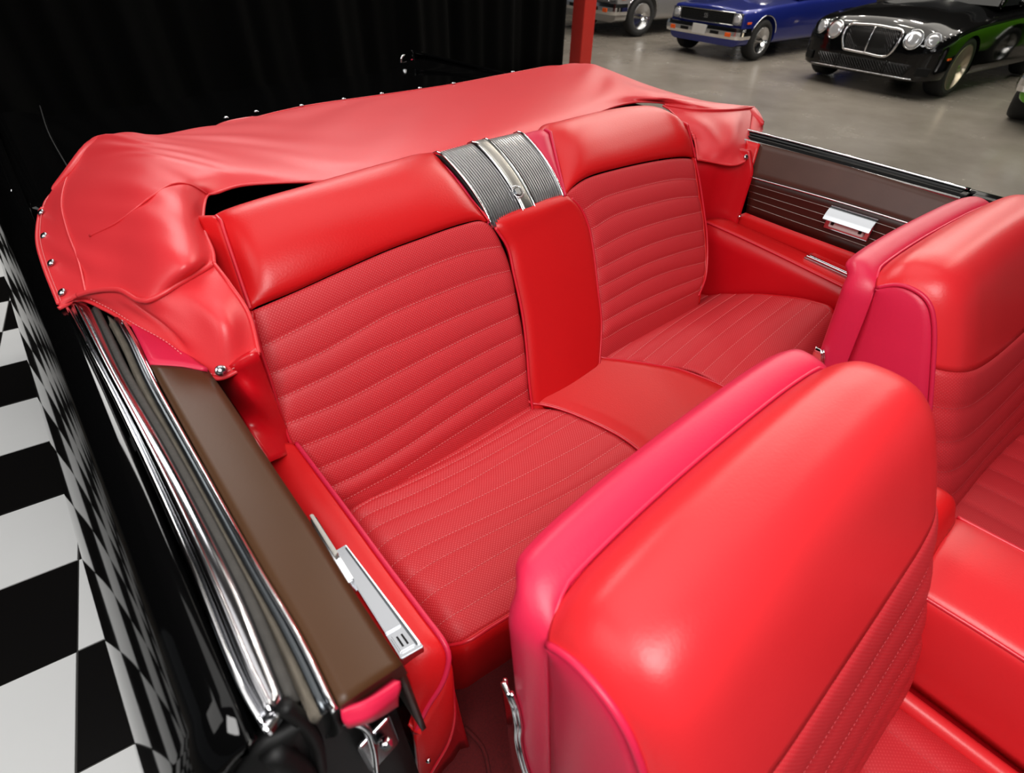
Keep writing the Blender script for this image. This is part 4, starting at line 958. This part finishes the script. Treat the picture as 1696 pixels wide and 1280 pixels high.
# outer side of the far bag
e = cr([G3[i][-1] for i in range(0, 31, 3)], 20); w = cr([(1.848, .885, .965), (1.845, .88, .955), (1.84, .875, .948), (1.835, .87, .945)], 20)
sheet('side_flap', np.array([e*(1-t)+w*t for t in np.linspace(0, 1, 5)]), MAT['cover_vinyl'], bc, .004, ref=(1, -.4, 0))
tube('seam', [p+np.array([0, -.003, .001]) for p in cr(top, 20)], .0036, MAT['cover_vinyl'], bc); tube('hem', hemf, .0032, MAT['cover_vinyl'], bc)
# gathered inner edge beside the right bolster
gat = cr([P(1098, 175, Z=.998), P(1120, 188, Z=.985), P(1136, 203, Z=.972), P(1150, 229, Z=.945), P(1156, 262, Z=.905)], 90)
rad = [.0036+.0022*abs(math.sin(i*.8))*(1 if 36 < i < 66 else .15) for i in range(90)]
tube('gathered_edge', gat, rad, MAT['cover_vinyl'], bc, raw=True)
# stitching along the hems
stitches('stitching', [[p+np.array([0, -.002, .010]) for p in hemc[6:58]]], flap, (0, -1, .4), L=.004, gap=.003)
stitches('stitching', [[G[i][3]+NC[i][3]*.001 for i in range(0, 40)]], cov, (0, -.2, 1), L=.004, gap=.003)
# snaps
SN = [(104, 486, .949), (86, 437, .951), (74, 392, .951), (69, 353, .951)]
def snap(p, n, r=.0075):
    M_ = frame(p, n, (0, .1, 1) if abs(n[2]) < .8 else (0, 1, 0))
    return lathe('snap', [(0, .42*r), (.5*r, .36*r), (.85*r, .16*r), (r, 0), (r, -.3*r), (0, -.3*r)], MAT['worn_chrome'], bc, M_, 20)
for q in SN: p = P(q[0], q[1], Z=q[2]); snap(p+np.array([-.001, 0, .003]), (-.55, -.15, .8))
snap(P(365, 613, Z=.905)+np.array([0, -.006, .003]), (0, -.8, .6), .0088)
for q in ((1180, 260, .903), (1232, 260, .905)): snap(P(*q[:2], Z=q[2])+np.array([-.008, -.012, .004]), (-.3, -.9, .4), .0080)
for q in ((375, 197), (425, 187), (500, 177), (570, 166), (633, 157), (696, 148), (752, 140), (850, 121)):
    p = P(q[0], q[1]-1, Z=.957); snap(p+np.array([0, .004, .002]), (0, .2, 1), .009)
for y in (1.60, 1.35, 1.1): snap(np.array([1.893, y, .955]), (.8, 0, .6), .009)

# ------------------------------------------------------------------ parked cars beyond the convertible
def boolean_cut(o, cutters):
    for c in cutters:
        md = o.modifiers.new('b', 'BOOLEAN'); md.operation = 'DIFFERENCE'; md.object = c; md.solver = 'EXACT'
    dg = bpy.context.evaluated_depsgraph_get(); me = bpy.data.meshes.new_from_object(o.evaluated_get(dg))
    o.modifiers.clear(); old = o.data; o.data = me; bpy.data.meshes.remove(old)
    for c in cutters: d = c.data; bpy.data.objects.remove(c); bpy.data.meshes.remove(d)
def body(name, st, mat, root, per=4, arches=(), rw=.37, hw=.9):
    """closed body from stations (x, [(half width, z) from floor to centre top])"""
    A = np.array([[(x, w, z) for w, z in pr_] for x, pr_ in st])
    A = crp(A, np.linspace(0, len(st)-1, (len(st)-1)*per+1)); A = np.transpose(crp(np.transpose(A, (1, 0, 2)), np.linspace(0, A.shape[1]-1, (A.shape[1]-1)*3+1)), (1, 0, 2))
    A[:, :, 1] = np.maximum(A[:, :, 1], 0)
    ns, m = A.shape[:2]; V = []
    for i in range(ns):
        L_ = [A[i, k] for k in range(m)]; R_ = [A[i, k]*np.array([1, -1, 1]) for k in range(m-2, -1, -1)]
        V += L_+R_
    c = 2*m-1; Fc = []
    for i in range(ns-1):
        for k in range(c):
            k2 = (k+1) % c; Fc.append((i*c+k, i*c+k2, (i+1)*c+k2, (i+1)*c+k))
    Fc.append(tuple(range(c))); Fc.append(tuple(range((ns-1)*c, ns*c))[::-1])
    o = mesh(name, V, Fc, mat, None, True); fixn(o)
    cut = []
    for x in arches:
        for s in (-1, 1):
            cut.append(lathe('cut', [(0, -.35), (rw, -.35), (rw, .35), (0, .35)], None, None, frame((x, s*hw, .34), (0, 1, 0)), 32))
    bpy.context.view_layer.update()
    if cut: boolean_cut(o, cut)
    try: o.data.set_sharp_from_angle(angle=math.radians(38))
    except Exception: pass
    bpy.context.view_layer.update()
    bm = bmesh.new(); bm.from_mesh(o.data); bv = BVHTree.FromBMesh(bm); bm.free()
    o.parent = root
    return o, bv
def hit(bv, y, z, x0=3):
    h = bv.ray_cast(Vector((x0, y, z)), Vector((-1, 0, 0))); return h[0], h[1]
def hits(bv, x, z, s):
    h = bv.ray_cast(Vector((x, s*3, z)), Vector((0, -s, 0))); return h[0], h[1]
def wheel(root, x, s, tr, r, spokes, mat, ir=.68, kind='spoke', w=.20, label=None):
    M_ = frame((x, s*tr/2, r), (0, s, 0), (0, 0, 1))
    t = lathe('wheel', [(ir*r, -w/2), (r*.93, -w/2), (r*.99, -w*.36), (r, -w*.2), (r, w*.2), (r*.99, w*.36), (r*.93, w/2), (ir*r, w/2), (ir*r*.97, w*.3)], MAT['tyre'], root, M_, 36)
    lathe('rim', [(ir*r, w*.50), (ir*r*.96, w*.52), (ir*r*.90, w*.42), (ir*r*.88, w*.1), (0, w*.05)], MAT[mat], t, None, 36)
    for k in range(spokes):
        a = 2*math.pi*k/spokes; R_ = Matrix.Rotation(a, 4, 'Z')
        q = [(.02, -.028), (ir*r*.9, -.040 if kind == 'spoke' else -.02), (ir*r*.9, .040 if kind == 'spoke' else .02), (.02, .028)]
        if kind == 'split':
            for s2 in (-.5, .5):
                o = prism('spoke', [(.05, s2*.05-.012, w*.44), (ir*r*.9, s2*.10-.014, w*.30), (ir*r*.9, s2*.10+.014, w*.30), (.05, s2*.05+.012, w*.44)], (0, 0, -.03), MAT[mat], t); o.matrix_local = R_
        else:
            o = prism('spoke', [(x_, y_, w*.42 if x_ < .1 else w*.30) for x_, y_ in q], (0, 0, -.03), MAT[mat], t); o.matrix_local = R_
    lathe('centre_cap', [(0, w*.52), (.035, w*.50), (.05, w*.42), (.05, w*.2)], MAT[mat], t, None, 20)
    return t
def place(root, A, B, tr=1.7, sh=(0, 0)):
    """root at the middle of the front axle; A = contact point of its left front wheel, B = of its right front wheel"""
    A, B = np.array(A, float), np.array(B, float); l = A-B; l /= np.linalg.norm(l); fwd = np.array([l[1], -l[0], 0])
    m_ = (A+B)/2+fwd*sh[0]+l*sh[1]; k = np.linalg.norm(A-B)/tr; root.matrix_world = Matrix(((fwd[0]*k, l[0]*k, 0, m_[0]), (fwd[1]*k, l[1]*k, 0, m_[1]), (0, 0, k, 0), (0, 0, 0, 1)))
def disc(name, p, n, r, d, mat, par, seg=28, prof=None):
    return lathe(name, prof or [(0, d), (r*.7, d*.85), (r*.93, d*.5), (r, 0), (r, -.02), (0, -.02)], MAT[mat], par, frame(p, n, (0, 0, 1)), seg)
def cabin(root, x0, x1, x2, x3, wz, wt, zb, zt, mat):
    """greenhouse: dark glass with a painted roof and pillars"""
    q = lambda s: [(x0, s*wz, zb), (x1, s*wt, zt), (x2, s*wt, zt), (x3, s*wz, zb)]
    V = q(1)+q(-1); Fc = [(0, 1, 2, 3), (7, 6, 5, 4), (0, 4, 5, 1), (1, 5, 6, 2), (2, 6, 7, 3), (3, 7, 4, 0)]
    o = mesh('windows', V, Fc, MAT['glass_dark'], root, False); fixn(o)
    r = box('roof', ((x1+x2)/2, 0, zt+.01), (abs(x1-x2)+.06, 2*wt+.04, .05), MAT[mat], root, .02)
    for s in (-1, 1):
        for a, b_ in (((x0, wz), (x1, wt)), ((x3, wz), (x2, wt))):
            tube('pillar', [(a[0], s*a[1], zb), (b_[0], s*b_[1], zt)], .03, MAT[mat], root, n=4)
# --- modern black luxury coupe
rt = empty('parked_car', (0, 0, 0), 'glossy black modern coupe with mesh grille and round twin headlights parked at the right', 'car')
def pf(w, zt, ze, k=1.0, zl=.20):
    return [(w*.80, zl), (w*.97, zl+.04), (w*.995, .42), (w, .58), (w*.985, ze-.06), (w*.94, ze), (w*.80, ze+.03), (w*.62, zt-.035), (w*.45, zt-.02), (w*.2, zt), (0, zt+.005)]
def sq(p, f): return [(w*f, z) for w, z in p]
st_ = [(.955, [(w*.60, .22+(z-.2)*.70) for w, z in pf(.95, .72, .62)]), (.935, [(w*.76, .21+(z-.2)*.84) for w, z in pf(.95, .74, .64)]), (.89, [(w*.87, .20+(z-.2)*.93) for w, z in pf(.95, .78, .67)]),
       (.80, sq(pf(.96, .82, .70), .945)), (.62, pf(.955, .86, .745)), (.35, pf(.965, .90, .79)), (0, pf(.97, .945, .83)), (-.6, pf(.965, .98, .86)), (-1.1, pf(.965, 1.0, .88)), (-2.0, pf(.97, .99, .90)), (-3.0, pf(.975, .98, .90)), (-3.6, pf(.95, .97, .88)), (-3.85, pf(.80, .90, .80))]
st_ = [(x if x < .4 else .4+(x-.4)*.66, q) for x, q in st_]
bo, bv = body('body_shell', st_, MAT['car_black'], rt, arches=(.08, -2.75), rw=.375, hw=.97)
for x in (.08, -2.75):
    for s in (-1, 1): wheel(rt, x, s, 1.66, .35, 5, 'champagne', .76, 'split', .24)
# grille: chrome frame, mesh of crossed bars, centre blade
def on_front(pts, dx=.0):
    out = []
    for y, z in pts:
        h, n_ = hit(bv, y, z); out.append(np.array(h)+np.array([dx, 0, 0]) if h is not None else np.array([.9, y, z]))
    return out
def frontpanel(name, y0, y1, z0, z1, mat, par, taper=1.0, d=.004, n=12, m_=5, thick=.02):
    Gq = []
    for z in np.linspace(z0, z1, m_):
        f = 1-(1-taper)*(z1-z)/(z1-z0); c = (y0+y1)/2
        Gq.append(on_front([(c+(y-c)*f, z) for y in np.linspace(y0, y1, n)], d))
    return sheet(name, np.array(Gq), MAT[mat], par, thick, ref=(1, 0, 0))
g = frontpanel('grille', -.37, .37, .46, .735, 'rubber_dark', rt, .82)
def bars(par, y0, y1, z0, z1, taper, step, r, mat, name='grille_mesh'):
    V = []; Fc = []
    hgt = z1-z0
    for dirn in (-1, 1):
        c = y0-hgt
        while c < y1+hgt:
            a0 = None; pts = []
            for t in np.linspace(0, 1, 7):
                z = z0+hgt*t; y = c+dirn*hgt*(t-.5)+hgt*.5
                f = 1-(1-taper)*(1-t); cc = (y0+y1)/2
                if cc+(y0-cc)*f <= y <= cc+(y1-cc)*f: pts.append((y, z))
            if len(pts) >= 2:
                q = on_front([pts[0], pts[-1]], .010); k0 = len(V)
                for p in q:
                    for dy, dx in ((-r, 0), (r, 0), (0, r*1.4)): V.append(p+np.array([dx, dy, 0]))
                Fc += [(k0, k0+1, k0+4, k0+3), (k0+1, k0+2, k0+5, k0+4), (k0+2, k0, k0+3, k0+5)]
            c += step
    o = mesh(name, V, Fc, MAT[mat], par, False); o['kind'] = 'stuff'; return o
bars(g, -.37, .37, .46, .735, .82, .030, .0030, 'worn_chrome')
fpts = [(-.305, .455), (-.375, .60), (-.36, .725), (-.18, .75), (0, .757), (.18, .75), (.36, .725), (.375, .60), (.305, .455), (.0, .445), (-.305, .455)]
tube('grille_frame', on_front(fpts, .008), .016, MAT['chrome'], g, n=90)
tube('grille_blade', on_front([(0, .45), (0, .60), (0, .745)], .014), .009, MAT['chrome'], g, n=12)
for s in (-1, 1):
    for (y, z, r) in ((.53, .655, .108), (.745, .665, .085)):
        h, n_ = hit(bv, s*y, z); n2 = Vector((.80, s*.35, .25)) if y > .6 else Vector((.92, s*.15, .25)); 
        if h is None: continue
        hd = disc('headlight', h+n2.normalized()*.004-Vector((.02, 0, 0)), n2, r, .03, 'glass_dark', rt)
        lathe('headlight_ring', [(r*.90, .012), (r*.98, .034), (r*1.06, .018), (r*1.06, -.01)], MAT['chrome'], hd, None, 30)
        lathe('headlight_lens', [(0, .030), (r*.45, .040), (r*.86, .028), (r*.90, .010)], MAT['lens'], hd, None, 30)
low = frontpanel('lower_grille', -.66, .66, .26, .39, 'rubber_dark', rt, .9, .003, 20)
bars(low, -.66, .66, .26, .39, .9, .040, .0034, 'worn_chrome')
for y in (-.33, .33): tube('lower_strut', on_front([(y, .25), (y, .40)], .008), .012, MAT['black_paint'], low, n=6)
for s in (-1, 1):
    h, n_ = hit(bv, s*.80, .33)
    if h is not None: gq = box('side_vent', h, (.02, .16, .10), MAT['rubber_dark'], rt, .01, Matrix.Rotation(s*.55, 3, 'Z')); bars_ = None
    h, n_ = hits(bv, .52, .48, s)
    if h is not None: box('side_marker', h, (.09, .02, .025), MAT['amber'], rt, .006)
tube('bumper_lip', on_front([(y, .235) for y in np.linspace(-.72, .72, 15)], .006), .009, MAT['worn_chrome'], rt, n=60)
cabin(rt, -.75, -1.45, -2.4, -3.2, .80, .60, .97, 1.36, 'black_paint')
for s in (-1, 1):
    lathe('mirror', [(0, -.06), (.06, -.05), (.085, 0), (.06, .05), (0, .06)], MAT['black_paint'], rt, Matrix.Translation((-.95, s*1.02, 1.02)) @ Matrix.Diagonal((1, 1.3, .8, 1)), 20)
place(rt, P(1568, 163, Z=0)+np.array([.05, -.02, 0]), P(1378, 126, Z=0)+np.array([.05, 0, 0]), 1.69, (-.06, -.15))
# --- classic cars with chrome bumpers
def classic(label, mat, A, B, full=True, wheelmat='chrome', lettering=None, plate=True, spokes=5):
    rt = empty('parked_car', (0, 0, 0), label, 'car'); wx = .20
    def pf(w, zt, ze, zl=.24): return [(w*.84, zl), (w*.96, zl+.05), (w*.985, .42), (w, .62), (w*.975, ze-.08), (w*.93, ze), (w*.84, ze+.015), (w*.72, zt-.02), (w*.5, zt-.01), (w*.2, zt+.004), (0, zt+.01)]
    st_ = [(.80, sq(pf(.86, .80, .77), .955)), (.79, sq(pf(.86, .815, .785), .985)), (.72, pf(.87, .835, .80)), (.4, pf(.92, .86, .82)), (0, pf(.925, .89, .845)), (-.7, pf(.925, .92, .87)), (-1.2, pf(.925, .93, .89)), (-2.2, pf(.93, .93, .89)), (-3.2, pf(.925, .92, .88)), (-3.8, pf(.90, .88, .83))]
    bo, bv = body('body_shell', st_, MAT[mat], rt, arches=(wx, -2.8), rw=.375, hw=.95)
    for x in (wx, -2.8):
        for s in (-1, 1): wheel(rt, x, s, 1.60, .33, spokes, wheelmat, .66, 'spoke', .22)
    g = box('grille', (.802, 0, .67), (.02, 1.24, .19), MAT['rubber_dark'], rt, .004)
    for z in (.60, .625, .65, .675, .70, .725): box('grille_bar', (.813, 0, z)-np.array([.802, 0, .67]), (.006, 1.20, .006), MAT['dark_metal'], g, .001)
    for q in ([(.815, -.64, .765), (.815, .64, .765)], [(.815, -.64, .575), (.815, .64, .575)]): tube('grille_trim', q, .010, MAT['chrome'], rt, n=4)
    for s in (-1, 1):
        hb = box('headlight', (.805, s*.715, .67), (.04, .20, .19), MAT['worn_chrome'], rt, .012)
        lathe('headlight_ring', [(.070, .02), (.082, .030), (.09, .018), (.09, 0)], MAT['chrome'], hb, frame((.0, 0, 0), (1, 0, 0)), 28)
        lathe('headlight_lens', [(0, .040), (.04, .034), (.072, .022), (.072, 0)], MAT['lens'], hb, frame((.0, 0, 0), (1, 0, 0)), 28)
    bp = [(.80, -.885, .46), (.88, -.85, .46), (.915, -.66, .46), (.93, 0, .46), (.915, .66, .46), (.88, .85, .46), (.80, .885, .46)]
    bmp = sweep('bumper', [(.60, -.90, .46)]+bp+[(.60, .90, .46)], [(-.02, -.095), (.012, -.09), (.026, -.035), (.026, .03), (.012, .085), (-.02, .09)], MAT['chrome'], rt, n=70)
    box('bumper_slot', (.952, -.36, .45), (.01, .20, .055), MAT['rubber_dark'], bmp, .004); box('bumper_slot', (.952, .36, .45), (.01, .20, .055), MAT['rubber_dark'], bmp, .004)
    if plate: box('number_plate', (.965, 0, .47), (.012, .31, .155), MAT['plate'], rt, .004)
    for s in (-1, 1):
        box('turn_signal', (.942, s*.66, .44), (.02, .12, .065), MAT['amber'], rt, .006)
        h, n_ = hits(bv, .66, .62, s)
        if h is not None: box('side_marker', h, (.13, .016, .035), MAT['amber'], rt, .005)
    if full: cabin(rt, -.85, -1.45, -2.4, -3.1, .80, .62, .92, 1.36, mat)
    # wheel arch mouldings
    for s in (-1, 1):
        for x in (wx, -2.8):
            pts = []
            for a in np.linspace(.08, .92, 16):
                xx, zz = x+.385*math.cos(math.pi*a), .34+.385*math.sin(math.pi*a); h, n_ = hits(bv, xx, zz, s)
                if h is not None: pts.append(h)
            if len(pts) > 5: tube('arch_molding', pts, .010, MAT['chrome'], rt, n=40)
    if lettering:
        c = bpy.data.curves.new('lettering', 'FONT'); c.body = lettering; c.size = .10; c.extrude = .006; c.align_x = 'CENTER'; c.align_y = 'CENTER'; c.offset = .002
        tmp = bpy.data.objects.new('tmp', c); COL.objects.link(tmp); bpy.context.view_layer.update()
        me = bpy.data.meshes.new_from_object(tmp.evaluated_get(bpy.context.evaluated_depsgraph_get())); bpy.data.objects.remove(tmp)
        o = link('lettering', me, MAT['chrome'], rt); o.matrix_local = Matrix(((0, 0, 1, .825), (1, 0, 0, .0), (0, 1, 0, .67), (0, 0, 0, 1)))
    place(rt, A, B, 1.74, (-wx*.9, -.05))
    return rt
classic('royal blue classic car with chrome front bumper and SS badge on a black grille', 'blue_paint', P(1252, 101, Z=0), P(1136, 79, Z=0), lettering='SS')
Bs = P(1052, 62, Z=0)+np.array([.12, 0, 0])
classic('silver classic car behind the red post, only one front wheel and bumper end showing', 'silver_paint', Bs, Bs+np.array([.25, 1.55, 0]), spokes=5)
Gs = P(1676, 200, Z=0)
classic('lime green classic car cut off by the right edge of the picture', 'green_paint', Gs+np.array([.20, -1.55, 0]), Gs+np.array([.15, .0, 0]))
